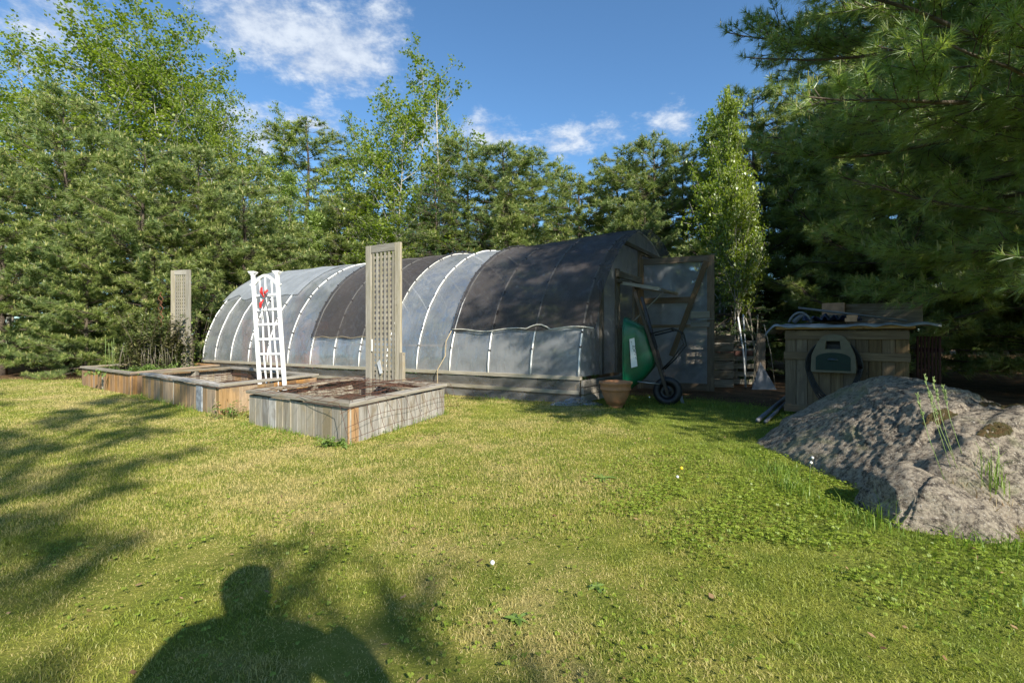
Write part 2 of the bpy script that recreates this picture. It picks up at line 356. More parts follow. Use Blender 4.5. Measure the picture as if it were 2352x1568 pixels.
def rock_mat():
    m, t, p = base_mat('lichen granite'); geo = N(t, 'ShaderNodeTexCoord').outputs['Object']
    a = NOISE(t, geo, 2.4, 8, .72, .4); b = NOISE(t, geo, 26, 7, .8); c_ = NOISE(t, geo, 70, 3, .6); l_ = NOISE(t, geo, 1.5, 6, .7, 1.0)
    c = MIX(t, MR(t, a, .36, .64), (.080, .066, .055), (.27, .22, .17))
    c = MIX(t, MR(t, b, .40, .62), c, (.42, .36, .28)); c = MIX(t, MR(t, b, .50, .34, 0, .95), c, (.045, .038, .034))
    c = MIX(t, MR(t, c_, .58, .70, 0, .7), c, (.55, .50, .43))
    c = MIX(t, MR(t, l_, .52, .66, 0, .6), c, (.26, .27, .14))
    L(t, c, p.inputs['Base Color']); p.inputs['Roughness'].default_value = .9; p.inputs['Specular IOR Level'].default_value = .2
    bp = N(t, 'ShaderNodeBump'); bp.inputs['Strength'].default_value = .9; bp.inputs['Distance'].default_value = .04
    L(t, MATH(t, 'ADD', b, MATH(t, 'MULTIPLY', c_, .4)), bp.inputs['Height']); L(t, bp.outputs[0], p.inputs['Normal']); return m
M['rock'] = rock_mat()
M['moss'] = plain('moss', (.07, .07, .02), 1, col2=(.12, .07, .025), scale=40, bump=1)

# ------------------------------------------------------------------ ground sheet
bx = [-40, -9, -6.5, -3, 0, 1.6, 3.0, 3.9, 5.2, 40]; by = [10.2, 10.6, 10.6, 9.5, 8.6, 7.9, 7.2, 5.6, 4.6, 4.6]
def lawn_at(x, y): return np.clip((np.interp(x, bx, by)-y)/1.4+.5, 0, 1)
def ground_z(x, y):
    far = np.clip((np.hypot(x, y)-14)/30, 0, 1)
    return far*(.5*np.sin(x*.05+1)*np.cos(y*.04))
gx = np.sinh(np.linspace(-5.2, 5.2, 240))*2.2
X, Y = np.meshgrid(gx, gx+4.0, indexing='ij'); n_ = len(gx)
V = np.stack([X.ravel(), Y.ravel(), ground_z(X, Y).ravel()], 1)
ii = np.arange(n_-1); I, J = np.meshgrid(ii, ii, indexing='ij'); q = (I*n_+J).ravel()
lo = np.stack([q, q+n_, q+n_+1, q+1], 1).ravel()
me = np_mesh('ground', V, lo, np.full(len(q), 4), [M['ground']])
a = me.attributes.new('lawn', 'FLOAT', 'POINT'); a.data.foreach_set('value', lawn_at(X.ravel(), Y.ravel()).astype(np.float32))
tag(link('ground', me), kind='structure')

# ------------------------------------------------------------------ grass (stuff)
def blades(P, h, wd, lean=.5, seg2=False, rndv=None, curl=.3):
    n = len(P); az = nr.uniform(0, 2*np.pi, n); la = nr.uniform(0, 2*np.pi, n); le = np.abs(nr.normal(0, lean, n))
    s = np.stack([np.cos(az), np.sin(az), np.zeros(n)], 1)*wd[:, None]/2
    up = np.stack([np.cos(la)*np.sin(le), np.sin(la)*np.sin(le), np.cos(le)], 1)*h[:, None]
    r = nr.random(n) if rndv is None else rndv
    if seg2:
        mid = P+up*.55; tip = P+up+np.stack([np.cos(la), np.sin(la), -np.ones(n)*.5], 1)*(h*curl)[:, None]
        V = np.stack([P-s, P+s, mid+s*.75, mid-s*.75, tip], 1).reshape(-1, 3); b = np.arange(n)*5
        lo = np.stack([b, b+1, b+2, b+3, b+3, b+2, b+4], 1).ravel(); sz = np.tile([4, 3], n); return V, lo, sz, np.repeat(r, 5)
    V = np.stack([P-s, P+s, P+up], 1).reshape(-1, 3); b = np.arange(n)*3
    return V, np.stack([b, b+1, b+2], 1).ravel(), np.full(n, 3), np.repeat(r, 3)
def merge(ls):
    V = []; lo = []; sz = []; r = []; o = 0
    for (v, l, s, q) in ls: V.append(v); lo.append(l+o); sz.append(s); r.append(q); o += len(v)
    return np.concatenate(V), np.concatenate(lo), np.concatenate(sz), np.concatenate(r)
def sample_lawn(n, y0, y1, p):
    u = nr.random(n); e = 2-p
    y = (y0**e+u*(y1**e-y0**e))**(1/e) if abs(e) > 1e-6 else y0*(y1/y0)**u
    x = nr.uniform(-1.28, 1.28, n)*y
    k = nr.random(n) < lawn_at(x+nr.normal(0, .15, n), y); return x[k], y[k]
def dryf(x, y): return np.clip(np.array([mn.noise(Vector((a*1.7, b*1.7, 21)))+.6*mn.noise(Vector((a*6, b*6, 22))) for a, b in zip(x, y)])*2.2-.1, 0, 1)
parts = []
x, y = sample_lawn(150000, .95, 2.3, 0.0)
clump = np.array([mn.noise(Vector((a*5, b*5, 0))) for a, b in zip(x, y)])
dr_ = dryf(x, y); k = nr.random(len(x)) > dr_*.45; x, y, clump, dr_ = x[k], y[k], clump[k], dr_[k]
P = np.stack([x, y, np.full(len(x), -.002)], 1); h = nr.uniform(.008, .019, len(x))*(1+1.2*np.clip(clump, 0, 1))*(1-.4*dr_); parts.append(blades(P, h, nr.uniform(.0014, .0034, len(x)), .75, True, np.clip(nr.random(len(x))*.75+dr_*.35, 0, 1)))
x, y = sample_lawn(480000, 2.3, 11.5, 1.6)
big = np.array([mn.noise(Vector((a*2.3, b*2.3, 3))) for a, b in zip(x, y)])
P = np.stack([x, y, np.full(len(x), -.002)], 1); h = nr.uniform(.010, .024, len(x))*(1+.8*np.clip(big, 0, 1)); wd = nr.uniform(.003, .005, len(x))*(y/2.3)**.75
parts.append(blades(P, h, wd, .6))
V, lo, sz, r = merge(parts)
me = np_mesh('grass', V, lo, sz, [M['turf']], r)
tag(link('grass', me), 'short mown lawn, yellow green with dry straw patches', 'grass', kind='stuff')
# clover near the boulder
def clover(cx, cy, rx, ry, n):
    a = nr.uniform(0, 2*np.pi, n); q = np.sqrt(nr.random(n)); x = cx+rx*q*np.cos(a); y = cy+ry*q*np.sin(a)
    k = np.array([mn.noise(Vector((i*3.2, j*3.2, 9)))+.5*mn.noise(Vector((i*11, j*11, 4))) for i, j in zip(x, y)])+nr.normal(0, .16, n) > -.25+(.75*(q-.35)); return x[k], y[k]
xs = []; ys = []
for c in ((1.5, 3.0, 1.05, 1.15, 13000), (1.2, 2.45, .8, .6, 4000), (1.8, 1.95, .9, .5, 4000), (-1.9, 4.6, 1.6, .5, 4000), (.3, 3.4, 2.2, 1.5, 3500), (-.6, 2.2, 1.6, .9, 1800), (0, 1.45, 1.6, .4, 900)):
    x, y = clover(*c); xs.append(x); ys.append(y)
x = np.concatenate(xs); y = np.concatenate(ys); n = len(x)
z = nr.uniform(.010, .030, n); C0 = np.stack([x, y, z], 1)
Vs = []; tilt = nr.normal(0, .45, (n, 2)); az0 = nr.uniform(0, 6.28, n); rad = nr.uniform(.0028, .0056, n)
for k in range(3):
    aa = az0+k*2.094; c = C0+np.stack([np.cos(aa), np.sin(aa), np.zeros(n)], 1)*rad[:, None]
    for j in range(4):
        b = aa+j*np.pi/2; dx = np.cos(b)*rad*.95; dy = np.sin(b)*rad*.95
        Vs.append(c+np.stack([dx, dy, dx*tilt[:, 0]+dy*tilt[:, 1]], 1))
Vc = np.stack(Vs, 1).reshape(-1, 3); b = np.arange(n*3)*4
me = np_mesh('clover', Vc, np.stack([b, b+1, b+2, b+3], 1).ravel(), np.full(n*3, 4), [M['clover']], np.repeat(nr.random(n*3), 4))
tag(link('clover', me), 'bright green clover growing thick beside the boulder', 'clover', kind='stuff')
# fallen leaves and needles: a few on the lawn, many under the trees
n = 5200; y = np.concatenate([nr.uniform(1.2, 9, 420), nr.uniform(5, 16, n-420)]); x = np.concatenate([nr.uniform(-1.1, 1.1, 420)*y[:420], nr.uniform(-14, 12, n-420)])
k = (lawn_at(x, y) < .5) | (np.arange(n) < 420); x, y = x[k], y[k]; n = len(x); C0 = np.stack([x, y, nr.uniform(.006, .02, n)], 1); a = nr.uniform(0, 6.28, n); l_ = nr.uniform(.006, .016, n); w_ = l_*nr.uniform(.2, .7, n)
e1 = np.stack([np.cos(a)*l_, np.sin(a)*l_, nr.normal(0, .3, n)*l_], 1); e2 = np.stack([-np.sin(a)*w_, np.cos(a)*w_, nr.normal(0, .3, n)*w_], 1)
V = np.stack([C0-e1, C0+e2, C0+e1, C0-e2], 1).reshape(-1, 3); b = np.arange(n)*4
tag(link('leaf_litter', np_mesh('leaf_litter', V, np.stack([b, b+1, b+2, b+3], 1).ravel(), np.full(n, 4), [M['litter']], np.repeat(nr.random(n), 4))), 'brown fallen leaves scattered over the lawn and under the trees', 'leaf litter', kind='stuff')
# longer unmown tufts: around the boulder, the bed edges and the greenhouse foot
def tufts_along(pts, step, nb, h0, h1, spread):
    out = []
    for a, b in zip(pts[:-1], pts[1:]):
        a = Vector(a); b = Vector(b); m = max(1, int((b-a).length/step))
        for i in range(m):
            if rng.random() < .35: continue
            p = a.lerp(b, (i+rng.random())/m); k = int(nb*rng.uniform(.3, 1.3))
            out.append(np.stack([nr.normal(p.x, spread, k), nr.normal(p.y, spread, k), np.zeros(k)-.002], 1))
    P = np.concatenate(out); return blades(P, nr.uniform(h0, h1, len(P)), nr.uniform(.003, .0055, len(P)), .42, True, None, .45)
tl = [tufts_along([(1.95, 4.0), (1.78, 3.5), (1.72, 3.0), (1.72, 2.6), (1.85, 2.25), (2.2, 2.12), (2.6, 2.15), (3.1, 2.15)], .05, 22, .04, .13, .05),
      tufts_along([(2.3, 2.05), (2.9, 1.95)], .04, 40, .05, .12, .12), tufts_along([(1.6, 1.7), (2.2, 1.75)], .06, 40, .03, .07, .16),
      tufts_along([(-2.95, 5.25), (-1.44, 4.16), (-.78, 5.88)], .09, 20, .04, .11, .03),
      tufts_along([(-5.9, 7.55), (-3.5, 5.68), (-3.0, 6.2)], .11, 26, .04, .16, .04), tufts_along([(-8.3, 9.2), (-6.2, 7.7)], .15, 20, .04, .12, .04),
      tufts_along([(-.6, 7.4), (.95, 6.55), (1.6, 6.3), (2.6, 6.6), (3.2, 6.0)], .1, 30, .04, .12, .06),
      tufts_along([(3.2, 5.7), (3.4, 5.2), (2.6, 4.6), (2.1, 4.4)], .12, 30, .04, .14, .08), tufts_along([(-12, 10.2), (-9, 10.0)], .25, 20, .06, .2, .1),
      tufts_along([(3.4, 4.9), (5.5, 4.6), (7, 4.8)], .12, 25, .06, .2, .15)]
V, lo, sz, r = merge(tl)
tag(link('tall_grass', np_mesh('tall_grass', V, lo, sz, [M['blade']], r)), 'longer unmown grass along the boulder and bed edges', 'grass', kind='stuff')

# broad leaved weeds lying in the lawn
def leaf_blade(mb, p, d, ln, wd, droop=.4, n=5):
    p = Vector(p); d = Vector(d).normalized(); s = d.cross(Vector((0, 0, 1))).normalized(); vs = []; rr = rng.random()
    for i in range(n+1):
        t = i/n; c = p+d*(ln*t)+Vector((0, 0, -droop*ln*t*t)); w_ = wd*math.sin(math.pi*(.08+.9*t))/2
        vs += [c-s*w_, c+Vector((0, 0, -w_*.5)), c+s*w_]
    fs = []
    for i in range(n):
        b = i*3; fs += [(b, b+1, b+4, b+3), (b+1, b+2, b+5, b+4)]
    mb.add(vs, fs, None, rr)
def rosette(name, label, cat, x, y, k, ln, wd, group=None):
    mb = MB(); p = Vector((x, y, .008))
    for i in range(k):
        a = 2*math.pi*i/k+rng.uniform(-.3, .3); e = rng.uniform(.15, .5)
        leaf_blade(mb, p, (math.cos(a), math.sin(a), e), ln*rng.uniform(.6, 1.1), wd*rng.uniform(.7, 1.2), rng.uniform(.2, .6))
    return tag(mb.build(name, M['weed'], org=(x, y, 0)), label, cat, group)
g_ = G(1188, 1425); rosette('broadleaf_weed', 'broad leaved green weed rosette in the lawn at the bottom centre', 'weed', g_.x, g_.y, 11, .05, .018, 'broad leaved weeds in the lawn')
g_ = G(1385, 1100); rosette('broadleaf_weed', 'pale green weed rosette in the middle of the lawn', 'weed', g_.x, g_.y, 12, .10, .022, 'broad leaved weeds in the lawn')
g_ = G(1370, 1350); rosette('broadleaf_weed', 'weed rosette beside the dry straw patch', 'weed', g_.x, g_.y, 8, .06, .018, 'broad leaved weeds in the lawn')
def dandelion(x, y, h, label, yellow=False, lean=0):
    t = thing('dandelion', label, 'dandelion', (x, y, 0), 'dandelions in the lawn'); mb = MB()
    mb.tube([(x, y, 0), (x+lean*.3, y, h*.6), (x+lean, y, h)], .0015, 5); mb.build('stalk', M['stalk'] if lean else M['weed'], t)
    hb = MB(); r_ = .010 if not yellow else .012; hb.smooth = True
    hb.lathe([(0, -r_), (r_*.7, -r_*.7), (r_, 0), (r_*.7, r_*.7), (0, r_)], (x+lean, y, h), 10); hb.build('head', M['yellow'] if yellow else M['dandelion'], t)
g_ = G(1131, 1308); dandelion(g_.x, g_.y, .03, 'white dandelion clock low in the front lawn')
g_ = G(1565, 1086); dandelion(g_.x, g_.y, .035, 'yellow dandelion flower in the clover edge', True)
g_ = G(1556, 1105); dandelion(g_.x, g_.y, .03, 'white dandelion clock beside the yellow flower')
g_ = G(1492, 940); dandelion(g_.x, g_.y, .16, 'white dandelion clock standing in front of the wheelbarrow')
g_ = G(1870, 1095); dandelion(g_.x, g_.y, .13, 'taller bare dandelion stalk against the boulder', False, -.012)
g_ = G(1860, 1100); dandelion(g_.x, g_.y, .11, 'shorter bare dandelion stalk against the boulder', False, .008)

# ------------------------------------------------------------------ greenhouse
S0 = Vector((.938, 6.76, 0)); AX = Vector((-.866, .5, 0)); AU = Vector((.61, .79, 0)).normalized(); UZ = Vector((0, 0, 1)); OUT = Vector((-.5, -.866, 0))
def GP(s, u, z): return S0+AX*s+AU*u+UZ*z
prof0 = [(0, .38), (.012, .60), (.051, .80), (.10, .99), (.174, 1.19), (.29, 1.46), (.508, 1.80), (.70, 2.02), (.905, 2.20), (1.18, 2.39), (1.459, 2.53), (1.74, 2.63), (2.1, 2.685)]
prof = prof0+[(4.2-u, z) for u, z in prof0[:-1][::-1]]
pa = np.array(prof); seg = np.hypot(np.diff(pa[:, 0]), np.diff(pa[:, 1])); arc = np.concatenate(([0], np.cumsum(seg))); ARC = arc[-1]
def PR(t):
    a_ = t*ARC; return float(np.interp(a_, arc, pa[:, 0])), float(np.interp(a_, arc, pa[:, 1]))
def PRn(t):
    u0, z0 = PR(max(0, t-.01)); u1, z1 = PR(min(1, t+.01)); d = math.hypot(u1-u0, z1-z0); return -(z1-z0)/d, (u1-u0)/d
def raise_(s): return 1+.035*max(0, 1-abs(s-.2)/1.4)
def GS(s, t, off=0.):
    u, z = PR(t); nu, nz = PRn(t); u += nu*off; z += nz*off; return GP(s, u, .38+(z-.38)*raise_(s))
gh = thing('greenhouse', 'long arched hoop greenhouse of clear plastic with white ribs and dark shade cloths', 'greenhouse', S0+AX*4.8+AU*2.1)
HS = [0, .76, 1.5, 2.25, 2.95, 3.65, 4.345, 5.03, 5.71, 6.41, 7.1, 7.78, 8.455, 9.09, 9.6]
def bay(s):
    for a, b in zip(HS[:-1], HS[1:]):
        if a <= s <= b: return math.sin(math.pi*(s-a)/(b-a))
    return 0
mb = MB()
def fs_(i, j):
    s = -.02+9.64*i; sag = -.018*bay(s)*(.6+.5*mn.noise(Vector((s*.9, j*4, 0)))); dn = .010*mn.noise(Vector((s*2.1, j*12, 5)))+.008*mn.noise(Vector((s*4+j*14, j*10-s*2, 8)))+.004*mn.noise(Vector((s*9+j*40, j*22-s*5, 1))); return GS(s, j, sag+dn)
mb.grid(fs_, 300, 110); mb.build('plastic_cover', M['film'], gh)
for i, s in enumerate(HS):
    mb = MB(); j = rng.uniform(-.02, .02); pts = [GS(s+(j*math.sin(t*9) if 0 < i < 14 else 0), t, .014) for t in np.linspace(0, 1, 49)]
    mb.tube(pts, .0135, 7)
    h = mb.build('hoop', M['pvc'], gh); tb = MB()
    for t in np.linspace(.05, .52, 10):
        t += rng.uniform(-.012, .012); tb.tube([GS(s, t, .014), GS(s, t+.004, .014)], .0175, 7)
    for k in range(2):
        t = rng.uniform(.05, .45); tb.tube([GS(s, t, .014), GS(s, t+.004, .014)], .0175, 7)
    tb.build('ties', M['tie'], h)
def tz(z):   # arc parameter of the near side at height z
    return float(np.interp(z, pa[:13, 1], arc[:13]))/ARC
def cover(name, s0, s1, zlow, mat, off=.034, t1=.97, wavy=.01, nseg=50):
    mb = MB(); t0 = tz(zlow)
    def fn(i, j):
        s = s0+(s1-s0)*i; low = t0+wavy*mn.noise(Vector((s*2, 1, 0))); t = low+(t1-low)*j
        return GS(s, t, off+.012*mn.noise(Vector((s*1.6, t*9, 2)))-.009*bay(max(0, min(9.6, s))) )
    mb.grid(fn, nseg, 50); return mb.build(name, mat, gh)
sc1 = cover('shade_cloth', -.20, 2.28, 1.03, M['shade'], .034, .97); sc2 = cover('shade_cloth', 3.63, 5.74, .92, M['shade'])
sc3 = cover('pale_cloth', 6.9, 9.7, 1.85, M['cloth_pale'], .04, .97, .03)
sc1['label'] = 'dark shade cloth over the front bays, half in shadow'; sc2['label'] = 'dark brown shade cloth over the middle bays'
# edge tape with clips
for s, z0 in ((2.28, 1.03), (5.74, .92), (3.63, .92)):
    mb = MB(); mb.tube([GS(s, t, .045) for t in np.linspace(tz(z0), .6, 30)], .010, 5)
    for t in np.linspace(tz(z0)+.01, .5, 13): mb.box(GS(s, t+rng.uniform(-.006, .006), .05), (.014, .006, .018))
    mb.build('edge_tape', M['tie'], sc1 if s == 2.28 else sc2)
mb = MB(); mb.tube([GS(-.18+2.46*i/30, tz(1.03)+.003*math.sin(i*.5)+(.012 if 8 < i < 13 else 0)*math.sin((i-8)/5*math.pi), .05) for i in range(31)], .009, 6); mb.build('hem_cord', M['cord'], sc1)
mb = MB(); mb.tube([GS(3.63+2.1*i/30, tz(.92)+.002*math.sin(i*.8), .045) for i in range(31)], .006, 6); mb.build('hem_cord', M['rope'], sc2)
# base wall
mb = MB()
mb.plank(GP(-.03, -.0, .365), GP(9.62, 0, .365), .05, .09); mb.plank(GP(-.03, -.052, .165), GP(9.62, -.052, .165), .05, .03)
o = mb.build('base_rail', M['wood_lattice'], gh)
mb = MB()
for k in range(3): mb.plank(GP(0, .055, .05+.105*k), GP(9.6, .055, .05+.105*k), .10, .03)
for k in range(3): mb.plank(GP(9.6, .0, .05+.105*k), GP(9.6, 4.2, .05+.105*k), .10, .03); mb.plank(GP(0, 4.15, .05+.105*k), GP(9.6, 4.15, .05+.105*k), .10, .03)
mb.build('base_wall', M['wood_box'], gh)
mb = MB()
def skirt(i, j):
    s = -.03+9.6*i; u = -.022-.012*mn.noise(Vector((s*3, j*2, 0))); z = .37*(1-j)+.0
    flare = -.10*max(0, j-.45)*(1+mn.noise(Vector((s*1.3, 0, 4)))); return GP(s, u+flare+.010*mn.noise(Vector((s*5+j*4, j*2, 1)))*(1+2*max(0, j-.5))+.006*mn.noise(Vector((s*16-j*9, j*3, 2))), max(.01, z-.005))
mb.grid(skirt, 420, 14); mb.build('plastic_skirt', M['film_clear'], gh)
# loose heap of plastic at the corner
mb = MB()
def heap(i, j):
    a = i*2*math.pi; r_ = .05+.20*j; return GP(-.02, -.10, 0)+Vector((r_*math.cos(a)*1.5, r_*math.sin(a)*.5, max(.005, .09*(1-j)+.06*mn.noise(Vector((i*6, j*4, 2)))))) 
mb.grid(heap, 40, 12); mb.build('loose_plastic', M['film_clear'], gh)
# front end wall
ew = MB(); N_ = AX*-1
def end_plane(s, name, mat, ulo, uhi, zb):
    mb = MB(); cols = 40; vs = []
    for i in range(cols+1):
        u = ulo+(uhi-ulo)*i/cols; zt = float(np.interp(u, pa[:, 0], pa[:, 1])); zt = .38+(zt-.38)*raise_(s)
        for j in range(11): vs.append(GP(s+.012*mn.noise(Vector((u*9, j*.25, s))), u, zb+(zt-zb)*j/10))
    fs = [(i*11+j, (i+1)*11+j, (i+1)*11+j+1, i*11+j+1) for i in range(cols) for j in range(10)]
    gs = [(i*.16, j*.4, 0) for i in range(cols+1) for j in range(11)]
    mb.smooth = True; mb.add(vs, fs, gs); return mb.build(name, mat, gh)
end_plane(.0, 'end_film', M['film_end'], .02, 1.18, .38); end_plane(9.58, 'end_film', M['film_end'], .02, 4.18, .38)
end_plane(.0, 'end_film', M['film_end'], 1.18, 2.98, 1.92); end_plane(0, 'end_film', M['film_end'], 3.0, 4.18, .38)
fr = MB()
def post(u, z0, z1, w_=.09, mbx=None, s=-.03): (mbx or fr).plank(GP(s, u, z0), GP(s, u, z1), w_, .04, AU)
def rail(u0, u1, z0, z1=None, w_=.09, s=-.045, mbx=None): (mbx or fr).plank(GP(s, u0, z0), GP(s, u1, z0 if z1 is None else z1), w_, .035)
post(.62, .38, 1.80, .07); post(1.16, .38, 2.02, .11); post(2.04, .05, 2.42, .10); post(2.98, .05, 2.4, .08); post(1.85, 1.05, 1.9, .16)
rail(1.05, 2.1, 1.93, 1.90, .10, -.07); rail(1.05, 2.1, 1.82, 1.80, .05, -.075); rail(1.3, 3.3, 2.46, 2.36, .06, -.07); rail(1.1, 2.0, 1.10, None, .06); rail(2.0, 3.0, 2.40, 2.38)
fr.build('end_frame', M['wood_dark'], gh)
mb = MB()
for k in range(3): mb.plank(GP(-.06, -.02, .07+.105*k+.01), GP(-.06, 1.20, .07+.105*k+.01+.0), .09, .035)
mb.build('end_boards', M['wood_grey'], gh)
mb = MB()
for k in range(6): mb.plank(GP(-.035, 1.24+.13*k, .38), GP(-.035, 1.24+.13*k, 1.07), .12, .02, AU)
mb.plank(GP(-.05, 1.2, .30), GP(-.05, 2.0, .33), .14, .03); mb.build('end_boards', M['wood_dark'], gh)
# top-hung vent held open by a prop stick
a0 = GP(-.06, 1.22, 1.80); b0 = GP(-.06, 2.0, 1.78); outv = (N_*.62+Vector((.15, -.12, -.17))).normalized()*.62
vt = MB(); vt.plank(a0, a0+outv, .05, .02, N_.cross(AU)); vt.plank(b0, b0+outv, .05, .02, N_.cross(AU)); vt.plank(a0+outv, b0+outv, .05, .025, outv); vt.plank(a0, b0, .05, .025, outv)
v_ = vt.build('vent_flap', M['wood_grey'], gh); mb = MB(); mb.smooth = True; mb.add([a0, b0, b0+outv, a0+outv], [(0, 1, 2, 3)]); mb.build('vent_film', M['film_end'], v_)
mb = MB(); mb.tube([GP(-.06, 1.28, 1.02), a0.lerp(b0, .5)+outv*.9], .010, 6); mb.build('prop_stick', M['wood_lattice'], v_)
# tall door standing open towards the lawn
hx = D(1466, 600, 8.34); HXY = Vector((hx.x, hx.y, 0)); EXY = Vector((D(1641, 0, 7.83).x, 7.83, 0)); du = (EXY-HXY); DW = du.length; du.normalize(); dn = du.cross(UZ).normalized()
if dn.y > 0: dn = -dn
DZ0, DZ1 = .06, 2.27
def DP(a, z, o=0.): return HXY+du*a+UZ*z+dn*o
dr = MB(); dr.plank(DP(.045, DZ0), DP(.045, DZ1), .09, .04, du); dr.plank(DP(DW-.055, DZ0, .002), DP(DW-.055, DZ1, .002), .11, .045, du)
dr.plank(DP(.09, DZ1-.05, .003), DP(DW-.11, DZ1-.05, .003), .10, .035); dr.plank(DP(.09, DZ0+.06, .003), DP(DW-.11, DZ0+.06, .003), .11, .035)
dr.plank(DP(.09, 1.12, .003), DP(DW-.11, 1.12, .003), .05, .03)
dr.plank(DP(.55, .62, .03), DP(DW-.12, DZ1-.10, .03), .085, .02); dr.plank(DP(.1, 1.55, .02), DP(.88, 1.55, .02), .10, .018)
door = dr.build('door', M['wood_box'], gh)
mb = MB(); mb.plank(DP(DW-.36, 1.30, .045), DP(DW-.07, 1.30, .045), .11, .02); mb.plank(DP(DW-.36, 1.14, .045), DP(DW-.07, 1.14, .045), .08, .02); mb.build('latch_board', M['wood_lattice'], door)
mb = MB(); mb.tube([DP(DW-.36, 1.22, .06), DP(DW+.0, 1.225, .06)], .008, 6); mb.build('latch', M['steel'], door)
mb = MB(); mb.grid(lambda i, j: DP(.05+(DW-.1)*i, DZ0+.05+(DZ1-DZ0-.1)*j, -.022+.008*mn.noise(Vector((i*9, j*6, 3)))), 30, 30); mb.build('door_film', M['film_end'], door)
# bench and bits seen blurred through the plastic
mb = MB(); mb.box(GP(4.8, 3.2, .72), (4.0, .30, .02), (AX, AU, UZ)); 
for s in (1, 3, 5, 7, 8.7): mb.box(GP(s, 3.2, .35), (.03, .03, .35), (AX, AU, UZ), 2)
mb.build('potting_bench', M['wood_tan'], gh)
mb = MB(); mb.box(GP(8.4, 1.6, 1.05), (.12, .05, 1.05), (AX, AU, UZ), 2); mb.box(GP(7.9, 1.6, 1.2), (.5, .04, .1), (AX, AU, UZ)); mb.box(GP(8.95, .62, .85), (.16, .02, .5), (AX, AU, UZ), 2); mb.box(GP(8.3, .62, 1.25), (.6, .02, .07), (AX, AU, UZ)); mb.build('inner_post', M['wood_red'], gh)
mb = MB(); mb.box(GP(9.5, 2.1, .75), (.02, .8, .7), (AX, AU, UZ)); mb.build('inner_panel', plain('pinkish panel', (.45, .22, .17), .8), gh)
mb = MB()
for k in range(60):
    s = rng.uniform(.6, 9); u = rng.uniform(.4, 3.6)
    for q_ in range(9): leaf_blade(mb, GP(s, u, .02), (rng.uniform(-1, 1), rng.uniform(-1, 1), 1.3), rng.uniform(.15, .4), .05)
mb.build('inner_plants', M['weed'], gh)
# hose hanging on the near side, rope stays
t = thing('garden_hose', 'tan hose hanging down the side of the greenhouse', 'hose', GP(2.3, -.06, 0))
mb = MB(); mb.tube([GS(2.27, tz(1.02), .06), GS(2.33, tz(.85), .07), GS(2.30, tz(.62), .07), GP(2.42, -.10, .40), GP(2.38, -.14, .2), GP(2.36, -.16, .01)], .009, 6); mb.build('hose_tube', M['rope'], t)
t = thing('stake', 'thin wooden stake leaning across the plastic beside the tall lattice trellis', 'stake', GP(3.9, -.1, 0))
mb = MB(); mb.tube([GS(3.75, tz(.72), .03), GP(2.75, -.35, .16)], .006, 5); mb.build('stick', M['wood_lattice'], t)

# ------------------------------------------------------------------ raised beds
def bed(label, near, right, back, left, zt, mats, rimm, soilz, group='raised garden beds in a row'):
    P = [Vector(near), Vector(right), Vector(back), Vector(left)]; c = sum(P, Vector())/4
    t = thing('raised_bed', label, 'raised bed', (c.x, c.y, 0), group)
    for i in range(4):
        a, b = P[i], P[(i+1) % 4]; d = (b-a); ln = d.length; d.normalize(); inn = Vector((-d.y, d.x, 0)); 
        if inn.dot(c-a) < 0: inn = -inn
        mb = MB(); m_ = int(round(ln/.135)); w_ = ln/m_
        wc = mats[i]; names = list(dict.fromkeys(wc)); 
        for k in range(m_):
            mb.cur = names.index(wc[min(len(wc)-1, int(k/m_*len(wc)))])
            p = a+d*(w_*(k+.5))+inn*(.012+rng.uniform(0, .004)); hh = zt-.02-rng.uniform(0, .006)
            mb.box(p+UZ*(hh/2-.01), (w_/2-.0018-rng.random()*.001, .010, hh/2+.01), (d, inn, UZ), 2)
        mb.build('side_panel', [M[q] for q in names], t, bevel=.003)
        rb = MB(); rw = .115; z = UZ*(zt-.001); th = UZ*.032
        # mitred cap board
        nx = P[(i+2) % 4]; pv = P[(i-1) % 4]
        def corner(q, e1, e2):
            b1 = (e1-q).normalized(); b2 = (e2-q).normalized(); return (b1+b2)*(rw/abs(b1.cross(b2).z))
        ia = a+corner(a, pv, b); ib = b+corner(b, a, nx); oa = a-corner(a, pv, b)*.22; ob = b-corner(b, a, nx)*.22
        g = d*.0012; rr = rng.random(); vs = [oa+g-th*0, ob-g, ib-g, ia+g]; wob = rng.uniform(-.004, .004)
        vs = [v+z+UZ*(wob if k_ in (1, 2) else 0) for k_, v in enumerate(vs)]; vs = vs+[v+th for v in vs]
        gs = [((v-a).dot(d)+rr*17, (v-a).dot(inn)+rr*31, v.z) for v in vs]
        fs = [(3, 2, 1, 0), (4, 5, 6, 7), (0, 1, 5, 4), (1, 2, 6, 5), (2, 3, 7, 6), (3, 0, 4, 7)]
        rb.add(vs, fs, gs, rr); rb.build('rim_board', M[rimm[i]], t, bevel=.004)
    sm = MB(); e = [p+(c-p).normalized()*.05 for p in P]
    def sf(i, j):
        p = e[0].lerp(e[1], i).lerp(e[3].lerp(e[2], i), j); edge = min(i, 1-i, j, 1-j)
        return Vector((p.x, p.y, soilz-.03+.05*mn.noise(Vector((p.x*4, p.y*4, 0)))+.015*mn.noise(Vector((p.x*22, p.y*22, 0)))))
    sm.grid(sf, 40, 40); sm.build('soil', M['soil'], t)
    pm = MB()
    for i in (2, 3):
        a, b = P[i], P[(i+1) % 4]; q_ = a.lerp(b, .48)+(c-a.lerp(b, .48)).normalized()*.06; pm.box(q_+UZ*zt*.5, (.045, .045, zt*.49), None, 2)
    pm.build('inner_post', M['wood_lattice'], t); return t, P
zt = .335
g, s_, tn, og = 'wood_grey', 'wood_silver', 'wood_tan', 'wood_orange'
